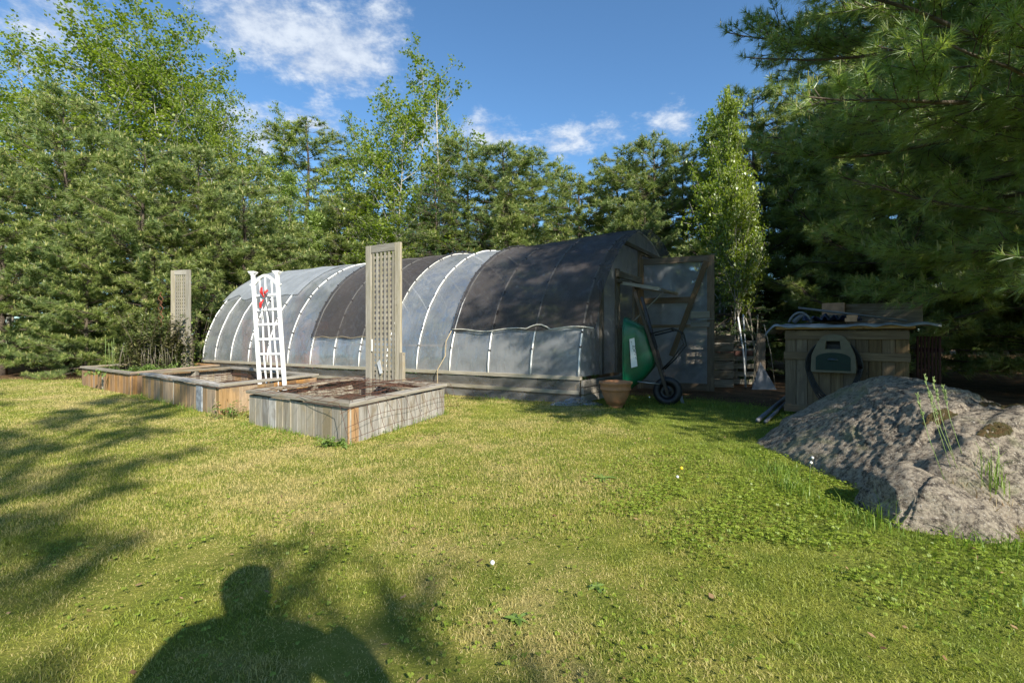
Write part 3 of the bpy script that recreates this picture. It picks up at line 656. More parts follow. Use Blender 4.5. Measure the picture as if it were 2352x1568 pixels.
b1, P1 = bed('grey weathered wood raised bed nearest the camera, rusty mesh on top', (-1.42, 4.22, 0), (-.82, 5.9, 0), (-2.27, 6.93, 0), (-2.86, 5.25, 0), zt,
    [(og,)+(s_,)*13, (g,)*8, (g,)*8, (g, s_, g, g, g, g, g, g)], (g, g, g, g), .16)
b2, P2 = bed('tan brown raised bed in the middle holding the white trellis', (-3.48, 5.76, 0), (-2.97, 7.36, 0), (-5.31, 9.2, 0), (-5.82, 7.6, 0), zt+.01,
    [(tn,)*3+(og,)*3, (tn,)*4, (g,)*4, (tn,)*12], (g, g, g, s_), .15)
b3, P3 = bed('orange brown raised bed at the back with herbs growing in it', (-6.15, 7.80, 0), (-6.04, 9.94, 0), (-8.2, 11.5, 0), (-8.31, 9.33, 0), zt,
    [(og,)*6, (og,)*4, (g,)*4, (og,)*6], (tn, og, g, g), .29)
# blue-grey board on the middle bed's long side
mb = MB(); a = P2[0]; d = (P2[3]-P2[0]).normalized(); q_ = a+d*.62; inn = Vector((-d.y, d.x, 0)); inn = -inn if inn.dot(Vector((0, 1, 0))) > 0 else inn
mb.box(q_+inn*.004+UZ*.158, (.085, .010, .158), (d, inn, UZ), 2, .5); mb.build('patch_board', plain('blue grey board', (.28, .31, .34), .8, col2=(.14, .15, .17), scale=18), b2)

# rusty reinforcing mesh slumped over the front bed
t = thing('wire_mesh', 'rusty welded wire mesh slumped over the front bed and its right side', 'wire mesh', (P1[0]+P1[2])/2+UZ*zt)
e1 = (P1[1]-P1[0]); e3 = (P1[3]-P1[0])
def msh(a, b, k=0):
    p = P1[0]+e1*a+e3*b; z = zt+.045+.05*mn.noise(Vector((a*3, b*3, k)))+.03*k
    if b < 0: z -= (-b)**.8*1.25*.55; p = P1[0]+e1*a+e3*(b*.28); 
    return Vector((p.x, p.y, z))
mb = MB()
for i in range(13):
    a = -.06+i*.095
    mb.tube([msh(a+.05*math.sin(b*2), b) for b in np.linspace(-.32, .95, 16)], .0022, 4)
for j in range(10):
    b = -.32+j*.14; mb.tube([msh(a+.0, b+.04*math.sin(a*3)) for a in np.linspace(-.08, 1.08, 16)], .0022, 4)
mb.build('mesh_sheet', M['rust'], t)
mb = MB()
for i in range(34):
    a, b = rng.uniform(.15, .85), rng.uniform(.1, .95); th = rng.uniform(-.35, .35)+(1.1 if i % 4 == 0 else 0); ln = rng.uniform(.35, .95)
    c = P1[0]+e1*a+e3*b; dd = Vector((math.cos(th), math.sin(th), 0)); z = zt+rng.uniform(0, .075)
    mb.tube([c-dd*ln/2+UZ*(z-.02), c+UZ*(z+rng.uniform(-.03, .04)), c+dd*ln/2+UZ*(z+rng.uniform(-.03, .05))], .0028, 4)
mb.build('mesh_sheet', M['rust'], t)
t = thing('wire_mesh', 'rusty wire mesh lying inside the middle bed', 'wire mesh', (P2[0]+P2[2])/2+UZ*.25); mb = MB(); f1 = P2[1]-P2[0]; f3 = P2[3]-P2[0]
def m2(a, b): p = P2[0]+f1*a+f3*b; return Vector((p.x, p.y, .30+.05*mn.noise(Vector((a*4, b*4, 7)))))
for i in range(9): mb.tube([m2(.08+i*.1, b) for b in np.linspace(.1, .9, 10)], .0025, 4)
for i in range(13): mb.tube([m2(a, .1+i*.066) for a in np.linspace(.08, .9, 8)], .0025, 4)
mb.build('mesh_sheet', M['rust'], t)
# loose board across the back corner of the front bed
mb = MB(); mb.plank(P1[1]+e3*.12-e1*.12+UZ*.30, P1[1]+e3*.62-e1*.10+UZ*.31, .10, .02, Vector((e1.x, e1.y, 0)).normalized())
tag(mb.build('loose_board', M['wood_grey'], org=(P1[1]+e3*.4)), 'loose grey board lying across the back corner of the front bed', 'board')

# ------------------------------------------------------------------ trellises
def lattice(label, a, b, z0, z1, nx, nz, paper=False):
    a = Vector(a); b = Vector(b); d = (b-a); wd = d.length; d.normalize(); nn_ = d.cross(UZ).normalized()
    if nn_.y > 0: nn_ = -nn_
    t = thing('lattice_trellis', label, 'trellis', ((a.x+b.x)/2, (a.y+b.y)/2, z0), 'grey lattice trellises in the beds')
    fw = .10
    mb = MB(); mb.plank(a+d*fw/2+UZ*z0, a+d*fw/2+UZ*z1, fw, .035, d); mb.plank(b-d*fw/2+UZ*z0+nn_*.001, b-d*fw/2+UZ*z1+nn_*.001, fw, .037, d)
    mb.plank(a+d*fw+UZ*(z1-fw/2), b-d*fw+UZ*(z1-fw/2), fw, .034); mb.build('frame', M['wood_lattice'], t, bevel=.003)
    mb = MB()
    for i in range(nx):
        x_ = fw+(wd-2*fw)*(i+.5)/nx; mb.plank(a+d*x_+UZ*(z0-.05)+nn_*.006, a+d*x_+UZ*(z1-fw)+nn_*.006, .034, .008, d)
    mb.build('upright_slats', M['wood_lattice'], t)
    mb = MB()
    for j in range(nz):
        z = z0+.02+(z1-fw-z0-.05)*(j+.5)/nz; mb.plank(a+d*fw+UZ*z-nn_*.004, b-d*fw+UZ*z-nn_*.004, .034, .008)
    mb.build('cross_slats', M['wood_lattice'], t)
    mb = MB(); mb.plank(b+d*.02+UZ*(z0-.2), b+d*.02+UZ*(z0+.62), .05, .05, d); mb.build('stake', M['wood_grey'], t)
    return t, d, nn_
t, d, nn_ = lattice('tall grey lattice trellis standing at the back of the front bed', (-1.975, 6.56, 0), (-1.43, 6.24, 0), .12, 2.165, 6, 27)
q_ = Vector((-1.975, 6.56, 0)); tags = thing('paper_tag', 'white paper tag fluttering low on the tall lattice trellis', 'paper tag', q_+d*.27+UZ*.55)
mb = MB(); mb.add([q_+d*.23+nn_*.03+UZ*.60, q_+d*.30+nn_*.05+UZ*.64, q_+d*.34+nn_*.04+UZ*.47, q_+d*.28+nn_*.03+UZ*.45], [(0, 1, 2, 3)]); mb.build('sheet', M['paper'], tags, solid=.002)
tags = thing('paper_tag', 'thin white plant label clipped between the slats of the tall trellis', 'paper tag', q_+d*.12+UZ*.85)
mb = MB(); mb.box(q_+d*.125+nn_*.02+UZ*.83, (.012, .002, .08), (d, nn_, UZ)); mb.build('sheet', M['paper'], tags)
t, d, nn_ = lattice('smaller weathered lattice trellis behind the shrub in the far bed', (-7.33, 10.4, 0), (-6.82, 10.25, 0), .33, 2.36, 6, 26)
# twisted copper ornament beside it
mb = MB(); mb.tube([Vector((-7.47+.035*math.sin(i*.9), 10.3, 1.3+i*.028)) for i in range(22)], .008, 5); mb.tube([Vector((-7.50+.04*math.cos(i*.8), 10.3, 1.25+i*.026)) for i in range(22)], .006, 5)
mb.tube([(-7.48, 10.3, .1), (-7.48, 10.3, 1.32)], .006, 5)
tag(mb.build('garden_ornament', plain('copper', (.22, .09, .05), .5, .6), org=(-7.48, 10.3, .1)), 'twisted copper coloured ornament on a rod left of the far lattice trellis', 'ornament')

# white arched trellis leaning in the middle bed
def wt(a, h, o=0.):   # a across, h up the frame
    bl = Vector((-3.47, 6.66, .20)); br = Vector((-3.10, 6.60, .20)); lean = Vector((-.115, .10, 1)).normalized(); e = (br-bl).normalized(); n__ = e.cross(lean).normalized()
    if n__.y > 0: n__ = -n__
    return bl+e*(a*(br-bl).length)+lean*h+n__*o
t = thing('white_trellis', 'white vinyl ladder trellis with arched top leaning in the middle bed', 'trellis', wt(.5, 0)); HW = 1.63
en = (wt(1, 0)-wt(0, 0)).normalized(); ln_ = (wt(0, 1)-wt(0, 0)).normalized(); on = (wt(0, 0, 1)-wt(0, 0)).normalized()
for a in (0, 1):
    mb = MB(); mb.box((wt(a, 0)+wt(a, HW))/2, (.024, .018, HW/2), (en, on, ln_)); po = mb.build('post', M['white'], t, bevel=.003)
    mb = MB()
    for k, (w_, h_) in enumerate(((.030, .018), (.042, .014), (.050, .014))): mb.box(wt(a, HW+.008+.017*k), (w_, w_*.8, h_/2), (en, on, ln_))
    mb.build('post_cap', M['white'], po)
mb = MB()
for i in range(17):
    pass
pts = []
for i in range(25):
    u_ = i/24; z = HW-.14+.13*math.sin(math.pi*u_)**1.15; pts.append((u_, z))
for (u0, z0), (u1, z1) in zip(pts[:-1], pts[1:]): mb.plank(wt(u0, z0), wt(u1+.01, z1), .035, .024, ln_)
mb.plank(wt(-.14, HW-.135), wt(.0, HW-.16), .02, .02, ln_); mb.plank(wt(1, HW-.16), wt(1.14, HW-.135), .02, .02, ln_)
mb.build('arched_rail', M['white'], t)
for k in range(7):
    mb = MB(); h_ = .10+.205*k if k else .03; mb.plank(wt(.04, h_, .012), wt(.96, h_+.003*k, .012), .028, .010, ln_); mb.build('rung', M['white'], t)
for a in (.27, .5, .73):
    mb = MB(); top = HW-.12+.11*math.sin(math.pi*a)**1.15; pp = [wt(a+.02*math.sin(h_*5+a*9), h_, .0) for h_ in np.linspace(0, top, 12)]
    for p_, p2 in zip(pp[:-1], pp[1:]): mb.plank(p_, p2, .020, .009, en)
    mb.build('slat', M['white'], t)
rb = thing('ribbon', 'red and white ribbon bow tied to the top of the white trellis', 'ribbon', wt(.5, 1.38, .04)); mb = MB()
for (p_, q_, w_) in ((wt(.48, 1.30, .04), wt(.42, 1.44, .06), .045), (wt(.50, 1.32, .04), wt(.70, 1.40, .07), .04), (wt(.45, 1.27, .04), wt(.34, 1.15, .06), .045)):
    d_ = (q_-p_); s2 = d_.cross(on).normalized()*w_/2; m_ = (p_+q_)/2+on*.03; mb.add([p_-s2*.3, p_+s2*.3, m_+s2, m_-s2, q_+s2*.9, q_-s2*.6], [(0, 1, 2, 3), (3, 2, 4, 5)])
mb.build('bow', M['red'], rb, solid=.002); mb = MB(); mb.add([wt(.52, 1.33, .045), wt(.62, 1.44, .05), wt(.72, 1.44, .08), wt(.60, 1.36, .08)], [(0, 1, 2, 3)]); mb.build('bow', M['white'], rb, solid=.002)
mb = MB(); mb.tube([wt(.46, 1.3, .03), wt(.34, 1.0, .03)], .004, 5); mb.tube([wt(.5, 1.3, .03), wt(.66, .95, .03)], .004, 5); mb.build('cord', M['tie'], rb)

# ------------------------------------------------------------------ plants in the far bed
def stems(name, label, cat, c, n, spread, h0, h1, mat, headmat=None, lean=.15, w_=.003, leaves=None):
    t = thing(name, label, cat, (c[0], c[1], c[2])); mb = MB(); hb = MB(); lb = MB()
    for k in range(n):
        x_ = rng.gauss(c[0], spread); y_ = rng.gauss(c[1], spread*.8); h_ = rng.uniform(h0, h1); lx, ly = rng.gauss(0, lean)*h_, rng.gauss(0, lean)*h_
        top = Vector((x_+lx, y_+ly, c[2]+h_)); mb.tube([(x_, y_, c[2]-.02), (x_+lx*.4, y_+ly*.4, c[2]+h_*.55), top], w_, 4)
        if headmat: hb.tube([top, top+UZ*.02], [w_*2.6, w_*3.6], 5)
        if leaves:
            for q_ in range(leaves[0]):
                f_ = rng.uniform(.1, 1); p = Vector((x_+lx*f_, y_+ly*f_, c[2]+h_*f_)); a = rng.uniform(0, 6.28); leaf_blade(lb, p, (math.cos(a), math.sin(a), rng.uniform(-.2, .8)), leaves[1]*rng.uniform(.6, 1.2), leaves[2], .4, 3)
    mb.build('stems', M[mat], t)
    if headmat: hb.build('seed_heads', M[headmat], t)
    if leaves: lb.build('leaves', M[leaves[3]], t)
    return t
stems('dry_flower_clump', 'clump of dry grey stalks with dark seed heads in the far bed', 'plant', (-7.35, 9.9, .28), 60, .26, .22, .50, 'stalk', 'tie', .12, .0035)
stems('herb_clump', 'low dark green herb spreading along the front of the far bed', 'plant', (-6.95, 8.9, .28), 60, .38, .03, .12, 'weed', None, .5, .003, (6, .10, .035, 'weed'))
stems('herb_clump', 'low leafy herb at the right end of the far bed', 'plant', (-6.9, 9.5, .28), 40, .3, .03, .16, 'weed', None, .5, .003, (6, .10, .03, 'weed'))
stems('seeding_stalks', 'few tall thin seeding stalks at the left end of the far bed', 'plant', (-8.0, 9.55, .28), 4, .06, .45, .72, 'seedhead', None, .05, .004, (3, .08, .02, 'weed'))
stems('shrub', 'dark leafy shrub climbing in front of the far lattice trellis', 'shrub', (-7.42, 10.15, .28), 80, .25, .4, 1.3, 'bark', None, .2, .003, (60, .075, .045, 'leaf_dark'))
stems('climbing_plant', 'sparse vine leaves hanging on the right of the far lattice trellis', 'plant', (-6.65, 10.2, .28), 9, .06, .9, 1.35, 'bark', None, .15, .003, (12, .07, .04, 'leaf_pale'))
stems('weed_clump', 'weed clump growing against the middle bed', 'weed', (-3.3, 5.75, 0), 30, .12, .05, .22, 'straw', None, .35, .002, (4, .08, .02, 'weed'))
stems('weed_clump', 'small leafy weed at the foot of the front bed corner', 'weed', (-1.55, 4.16, 0), 20, .06, .03, .10, 'weed', None, .45, .002, (6, .05, .02, 'weed'))

# ------------------------------------------------------------------ terracotta pot
pc = G(1411, 941); pc = Vector((pc.x+.06, pc.y+.2, 0))
mb = MB(); mb.smooth = True
pr = [(.0, 0), (.085, 0), (.092, .02), (.095, .04), (.140, .10), (.170, .17), (.182, .22), (.19, .235), (.205, .24), (.205, .255), (.198, .262), (.198, .30), (.215, .318), (.222, .335), (.216, .35), (.196, .35), (.188, .33), (.175, .22), (.12, .05), (0, .045)]
mb.lathe(pr, pc, 40)
tag(mb.build('flower_pot', M['terracotta'], org=pc), 'empty terracotta pot with banded rim on the grass beside the wheelbarrow', 'flower pot')

# ------------------------------------------------------------------ wheelbarrow leaning up on its wheel
wc = Vector((2.13, 6.62, .20)); WL = Vector((-.23, .16, .95)).normalized(); WS = Vector((.40, .90, 0)); WS = (WS-WL*WS.dot(WL)).normalized(); WN = WS.cross(WL).normalized()
if WN.x < 0: WN = -WN
def WP(l, s, n): return wc+WL*l+WS*s+WN*n
wb = thing('wheelbarrow', 'green wheelbarrow tipped up on its wheel against the greenhouse end', 'wheelbarrow', (wc.x, wc.y, 0))
mb = MB(); mb.smooth = True
def rr_loop(l0, l1, hw0, hw1, n_, k=36):
    out = []; cl_, hl = (l0+l1)/2, (l1-l0)/2
    for i in range(k):
        a = 2*math.pi*i/k; ca, sa = math.cos(a), math.sin(a); e = .42
        x_ = math.copysign(abs(ca)**e, ca); y_ = math.copysign(abs(sa)**e, sa); hw = hw0+(hw1-hw0)*(x_+1)/2
        out.append((cl_+hl*x_, hw*y_, n_))
    return out
lev = [rr_loop(.12, 1.12, .24, .345, -.40), rr_loop(.14, 1.10, .225, .33, -.36), rr_loop(.24, 1.02, .19, .29, -.2), rr_loop(.36, .93, .17, .25, -.07), rr_loop(.40, .89, .15, .22, -.045), rr_loop(.5, .8, .08, .12, -.04)]
vs = [WP(*p) for l_ in lev for p in [(q_[0], q_[1], q_[2]+(q_[0]-.60)*.30*min(1, -q_[2]/.4)) for q_ in l_]]; k = 36
fs = [(i*k+j, i*k+(j+1) % k, (i+1)*k+(j+1) % k, (i+1)*k+j) for i in range(len(lev)-1) for j in range(k)]+[tuple((len(lev)-1)*k+j for j in range(k))]
mb.add(vs, fs); tray = mb.build('tray', M['green_tray'], wb, solid=.004)
mb = MB(); mb.tube([WP(p[0], p[1], -.40+(p[0]-.6)*.30) for p in lev[0]], .009, 6, True); mb.build('rolled_rim', M['green_tray'], tray)
for s in (-1, 1):
    mb = MB(); mb.plank(WP(-.06, .07*s, .0), WP(1.40, .27*s, -.015), .045, .036, WN); mb.build('handle', M['handle'], wb, bevel=.006)
    mb = MB(); r_ = .011; mb.tube([WP(.80, .20*s, .02), WP(.79, .20*s, .32), WP(.72, .20*s, .40), WP(.55, .20*s, .39), WP(.40, .17*s, .20), WP(.30, .12*s, .03)], r_, 7); mb.build('leg', M['blackmetal'], wb)
    mb = MB(); mb.tube([WP(.10, .08*s, -.02), WP(.22, .20*s, -.32)], .007, 6); mb.build('brace', M['steel'], wb)
mb = MB(); mb.tube([WP(.78, -.20, .30), WP(.78, .20, .30)], .009, 6); mb.build('leg_brace', M['blackmetal'], wb)
mb = MB(); mb.smooth = True; R_, r_ = .145, .05; pr = [(R_+r_*math.cos(a), r_*.95*math.sin(a)) for a in np.linspace(0, 2*math.pi, 17)]
mb.lathe(pr, wc, 40, (WL, WN, WS)); wheel = mb.build('wheel', M['black'], wb)
mb = MB(); mb.lathe([(.10, -.03), (.09, -.02), (.04, -.018), (.035, -.05), (.012, -.055), (0, -.055)], wc, 24, (WL, WN, WS)); mb.lathe([(.10, .03), (.09, .02), (.04, .018), (.035, .05), (.012, .055), (0, .055)], wc, 24, (WL, WN, WS)); mb.build('rim', M['blackmetal'], wheel)
mb = MB(); mb.tube([WP(0, -.09, 0), WP(0, .09, 0)], .01, 8); mb.build('axle', M['steel'], wb)
# label on the near side wall of the tray
A0 = Vector(lev[2][27]); B0 = Vector(lev[1][27])
def side_pt(l, f):  # point on the near (s<0) tray side, f from shallow to deep
    n_ = -.34+.24*f; hw = (.285-.11*f)+(.06)*(l-.6); return l, -hw-.012, n_+(l-.6)*.30*(-n_/.4)
p00, p10, p11, p01 = [WP(*side_pt(l, f)) for l, f in ((.42, .16), (.80, .16), (.80, .46), (.42, .46))]
# lift the plate to sit just proud of the side
ex = (p10-p00).normalized(); ey = (p01-p00).normalized(); ez = ex.cross(ey).normalized()
if ez.y > 0: ez = -ez
mb = MB(); mb.poly([p00+ez*.012, p10+ez*.012, p11+ez*.012, p01+ez*.012], ez*.001); lab = mb.build('label_plate', M['paper'], tray)
def text(body, size, origin, ex, ey, mat, parent, name='lettering', org=None):
    cu = bpy.data.curves.new(name, 'FONT'); cu.body = body; cu.size = size; cu.extrude = .0006; cu.materials.append(mat); cu.align_x = 'CENTER'; cu.align_y = 'CENTER'; cu.space_line = .85
    o = bpy.data.objects.new(name, cu); COL.objects.link(o); ez = ex.cross(ey).normalized(); ey = ez.cross(ex).normalized()
    mt = Matrix((ex, ey, ez)).transposed().to_4x4(); mt.translation = origin-ORG[parent.name]; 
    me = bpy.data.meshes.new_from_object(o.evaluated_get(bpy.context.evaluated_depsgraph_get())); bpy.data.objects.remove(o)
    me.transform(mt); o = link(name, me, parent); me.materials.clear(); me.materials.append(mat); return o
cc = (p00+p11)/2+ez*.0145; up_ = -ey if ex.cross(-ey).dot(ez) > 0 else ey
if ex.cross(ey).dot(ez) > 0: up_ = ey
else: up_ = -ey
text("GARDENER'S\nCHOICE", .056, cc, ex, up_, M['ink'], tray)

# ------------------------------------------------------------------ wooden pump box with things on top
BL = Vector((3.33, 5.89, 0)); BE = Vector((.78, -.63, 0)).normalized(); BD = Vector((.63, .78, 0)).normalized(); BW = 1.17
def BP(a, dpt, z): return BL+BE*a+BD*dpt+UZ*z
bxo = thing('storage_box', 'grey board storage box with flat lid standing behind the boulder', 'storage box', BP(BW/2, .45, 0))
mb = MB()
for k in range(10): mb.box(BP(BW*(k+.5)/10, 0, .55), (BW/20-.002, .009, .47), (BE, BD, UZ), 2)
for k in range(7): mb.box(BP(.012, .06+.125*k, .55), (.009, .06, .47), (BE, BD, UZ), 2); mb.box(BP(BW-.012, .06+.125*k, .55), (.009, .06, .47), (BE, BD, UZ), 2)
mb.box(BP(BW/2, .93, .55), (BW/2, .01, .47), (BE, BD, UZ)); mb.build('wall_boards', M['wood_box'], bxo, bevel=.003)
for z in (.96, .72, .09):
    mb = MB(); mb.box(BP(BW/2, -.022, z), (BW/2+(.01 if z < .9 else .0), .012, .045), (BE, BD, UZ)); mb.build('batten', M['wood_box'], bxo, bevel=.003)
mb = MB(); mb.box(BP(BW/2-.02, .42, 1.05), (BW/2+.07, .50, .018), (BE, BD, UZ)); mb.build('lid', M['wood_tan'], bxo, bevel=.003)
# tarp on the lid
def cloth(name, label, cat, mat, a0, a1, d0, d1, z, amp, k, droop=.0):
    mb = MB()
    def fn(i, j):
        a = a0+(a1-a0)*i; d_ = d0+(d1-d0)*j; e = .03*mn.noise(Vector((i*5, j*5, k))); zz_ = z+amp*abs(mn.noise(Vector((i*6, j*5, k+2))))
        over = max(0, -.09-a)+max(0, -.10-d_); return BP(a+e, d_+e, zz_-droop*over)
    mb.grid(fn, 50, 30); o = mb.build(name, mat, org=BP((a0+a1)/2, (d0+d1)/2, z)); m_ = o.modifiers.new('t', 'SOLIDIFY'); m_.thickness = .004; return tag(o, label, cat)
cloth('tarp', 'crumpled grey plastic tarp spread over the lid of the storage box', 'tarp', M['tarp'], -.20, 1.42, -.13, .85, 1.075, .06, 1, .9)
cloth('tarp', 'dark blue folded tarp on the lid of the storage box', 'tarp', M['tarp_blue'], .16, .72, .1, .7, 1.14, .10, 4)
mb = MB(); mb.tube([BP(.12, .12, 1.30), BP(1.15, .05, 1.12)], .010, 7); mb.tube([BP(.12, .16, 1.29), BP(1.12, .12, 1.12)], .008, 7)
tag(mb.build('metal_rails', M['shale'], org=BP(.6, .1, 1.13)), 'pair of thin grey rails lying sloped across the storage box', 'metal rails')
mb = MB(); mb.box(BP(.66, -.02, 1.135), (.055, .03, .02), (BE, BD, UZ)); mb.box(BP(.67, -.02, 1.172), (.05, .03, .016), (BE, BD, UZ))
tag(mb.build('wood_block', M['brick'], org=BP(.66, 0, 1.12)), 'two small tan blocks stacked on the tarp on the storage box', 'block')
mb = MB(); mb.smooth = True
mb.tube([BP(.02+.24*i/12, .12, 1.12+.12*math.sin(math.pi*i/12)**.7) for i in range(13)], .014, 6); mb.tube([BP(.06+.2*i/12, .2, 1.12+.08*math.sin(math.pi*i/12)) for i in range(13)], .03, 6)
tag(mb.build('folded_sheet', M['shale'], org=BP(.1, .15, 1.12)), 'folded grey plastic sheet at the left end of the storage box lid', 'plastic sheet')
mb = MB(); mb.box(BP(.42, .78, 1.30), (.12, .06, .075), (BE, BD, UZ))
for k in range(3): mb.box(BP(.42, .717, 1.25+.05*k), (.122, .003, .002), (BE, BD, UZ))
tag(mb.build('brick_stack', M['brick'], org=BP(.42, .78, 1.2)), 'pale reddish blocks stacked at the back of the storage box lid', 'brick')
mb = MB(); mb.box(BP(.85, .86, 1.22), (.45, .02, .14), (BE, BD, UZ)); mb.box(BP(.42, .78, 1.15), (.14, .08, .072), (BE, BD, UZ))
tag(mb.build('board', M['wood_dark'], org=BP(.85, .86, 1.08)), 'dark board standing at the back of the storage box lid', 'board')
# hose hanger
HC = BP(.50, -.04, .73)
hr = thing('hose_hanger', 'beige plastic hose hanger with dark green panel on the storage box', 'hose hanger', HC)
def HP(a, z, o): return HC+BE*a+UZ*z-BD*o
def slab(mb, pts, o0, o1): mb.poly([HP(a, z, o0) for a, z in pts], -BD*(o1-o0))
outl = [(-.21, -.19), (.21, -.19), (.215, -.14), (.205, .02), (.15, .15)]+[(.12*math.cos(a)+.0, .16+.085*math.sin(a)) for a in np.linspace(.2, math.pi-.2, 12)]+[(-.15, .15), (-.205, .02), (-.215, -.14)]
body = MB(); holez = (.075, .165)
# body built as frame pieces round the hand opening
slab(body, [(-.21, -.19), (.21, -.19), (.215, -.14), (.207, .0), (.18, .075), (-.18, .075), (-.207, .0), (-.215, -.14)], 0, .11)
slab(body, [(-.18, .0751), (-.075, .0751), (-.065, .165), (-.12, .19), (-.15, .15)], 0, .11); slab(body, [(.18, .0751), (.15, .15), (.12, .19), (.065, .165), (.075, .0751)][::-1], 0, .11)
slab(body, [(-.0649, .1651), (.0649, .1651), (.119, .191)]+[(.119*math.cos(a), .19+.05*math.sin(a)) for a in np.linspace(.05, math.pi-.05, 14)]+[(-.119, .191)], 0, .11)
body.build('housing', M['beige'], hr, bevel=.012)
mb = MB(); slab(mb, [(-.165, -.165), (.165, -.165), (.165, -.03)]+[(.165*math.cos(a), -.03+.065*math.sin(a)) for a in np.linspace(.1, math.pi-.1, 14)]+[(-.165, -.03)], .112, .118); pan = mb.build('panel', M['dgreen'], hr)
mb = MB(); mb.lathe([(0, 0), (.035, 0), (.035, .004), (0, .004)], HP(0, -.045, .119), 20, (BE*1.5, UZ*.55, -BD)); mb.build('badge', plain('badge', (.02, .04, .05), .3), pan)
mb = MB(); slab(mb, [(-.07, .078), (.07, .078), (.06, .163), (-.06, .163)], .005, .02); mb.build('recess', M['black'], hr)
hh = thing('garden_hose', 'black hose coiled in long loops over the beige hose hanger', 'hose', HC-UZ*.3); mb = MB()
for q_ in range(4):
    w_ = .235+.012*q_; pts = []
    for i in range(41):
        a = 2*math.pi*i/40; zz_ = -.13+(.27+.015*q_)*math.sin(a)-(.10+.02*q_)*max(0, -math.sin(a)); pts.append(HP(w_*math.cos(a)*(1-.25*max(0, -math.sin(a))), zz_, .045+.014*q_-.02))
    mb.tube(pts, .0095, 7, True)
mb.build('hose_coil', M['black'], hh)

# dark red barrel rack / rusty drum standing right of the box
t = thing('rusty_panel', 'rust red ribbed panel standing just right of the storage box', 'panel', BP(1.3, .2, 0)); mb = MB()
for k in range(7): mb.tube([BP(1.24+.03*k, .18, 0), BP(1.24+.03*k, .18, .95)], .012, 6)
mb.plank(BP(1.22, .2, .8), BP(1.45, .2, .8), .04, .02); mb.plank(BP(1.22, .2, .25), BP(1.45, .2, .25), .04, .02); mb.build('bars', M['rust_dark'], t)
# metal pipes lying by the box
t = thing('pipe_bundle', 'two dark steel pipes lying in the grass left of the storage box', 'pipes', (3.0, 5.6, 0)); mb = MB(); mb.tube([G(1740, 965, .04), G(1812, 905, .06)], .022, 8); mb.tube([G(1752, 968, .03)+Vector((.03, 0, 0)), G(1815, 915, .05)], .018, 8); mb.build('pipe', M['shale'], t)
# flat grey slab and black hose on the dirt
mb = MB(); a = G(1640, 900); mb.poly([G(1640, 884, 0), G(1735, 880, 0), G(1760, 868, 0), G(1650, 868, 0)], UZ*.03)
tag(mb.build('paving_slab', M['shale'], org=G(1700, 880)), 'flat grey slab lying on the dirt between door and storage box', 'slab')
mb = MB(); mb.tube([G(1642, 877, .03), G(1690, 868, .03), G(1745, 862, .03), G(1805, 861, .03), G(1830, 862, .03)], .02, 6)
tag(mb.build('drain_pipe', M['black'], org=G(1740, 864)), 'black pipe running across the dirt from the open door', 'pipe')
mb = MB(); c = G(1565, 925); mb.box(c+UZ*.06, (.02, .01, .07), (Vector((1, 0, .3)).normalized(), Vector((0, 1, 0)), Vector((-.3, 0, 1)).normalized()))
tag(mb.build('plastic_scrap', M['tarp'], org=c), 'pale scrap of plastic beside the wheelbarrow tyre', 'scrap')

# ------------------------------------------------------------------ pallets and poles in the shade
def pallet(label, c, yaw, z0=0, upright=True):
    t = thing('pallet', label, 'pallet', (c[0], c[1], z0), 'wooden pallets in the shade'); e = Vector((math.cos(yaw), math.sin(yaw), 0)); n__ = Vector((-e.y, e.x, 0)); C = Vector((c[0], c[1], z0))
    mb = MB()
    for k in range(6): mb.box(C+UZ*(.07+.15*k), (.5, .009, .045), (e, n__, UZ))
    mb.build('deck_boards', M['wood_grey'], t); mb = MB()
    for a in (-.48, 0, .48): mb.box(C+e*a+n__*.055+UZ*.45, (.02, .045, .45), (e, n__, UZ), 2)
    mb.build('stringers', M['wood_dark'], t); return t
pallet('weathered pallet standing on edge beyond the open door', (4.35, 9.4), -.15)
pallet('second pallet standing higher behind the first one', (4.15, 10.2), .1, .35)
t = thing('wood_crate', 'dark red and grey board bin behind the open door', 'crate', (3.75, 8.9, 0)); mb = MB()
for k in range(6): mb.box(Vector((3.75, 8.75, .1+.16*k)), (.25, .015, .07))
for k in range(6): mb.box(Vector((4.0, 9.0, .1+.16*k)), (.015, .25, .07), None, 1)
mb.build('bin_boards', M['wood_dark'], t); mb = MB(); mb.box((4.2, 9.33, .62), (.45, .012, .05)); mb.build('red_board', M['wood_red'], t)
t = thing('rail_fence', 'dark top rail on posts behind the pallets', 'fence', (4.4, 10.6, 0)); mb = MB(); mb.plank((3.4, 10.5, 1.42), (5.5, 10.5, 1.42), .06, .04); mb.build('rail', M['wood_dark'], t)
for x_ in (3.5, 4.5, 5.4): mb = MB(); mb.box((x_, 10.55, .72), (.04, .02, .72), None, 2); mb.build('post', M['wood_dark'], t)
polis = [((1695, 728), (1713, 812), 9.0, .016, 'white', 'curved white plastic pipe leaning on the pallets', 'pvc'), ((1707, 722), (1712, 815), 9.1, .014, 'w', 'straight white pipe left of the leaning poles', 'pvc'), ((1712, 730), (1760, 800), 9.0, .012, 'g', 'pale pole slanting down to the right of the pallets', 'wood_lattice'),
         ((1741, 722), (1728, 812), 9.1, .010, 'g', 'thin pole standing nearly upright beside the pallets', 'wood_lattice'), ((1715, 700), (1757, 808), 9.3, .012, 'g', 'longest dark pole leaning behind the pallets', 'wood_dark'), ((1780, 790), (1755, 745), 9.0, .008, 'g', 'thin cane slanting beside the storage box', 'wood_lattice'), ((1722, 712), (1735, 815), 9.2, .010, 'g', 'grey pole in the middle of the leaning poles', 'wood_grey')]
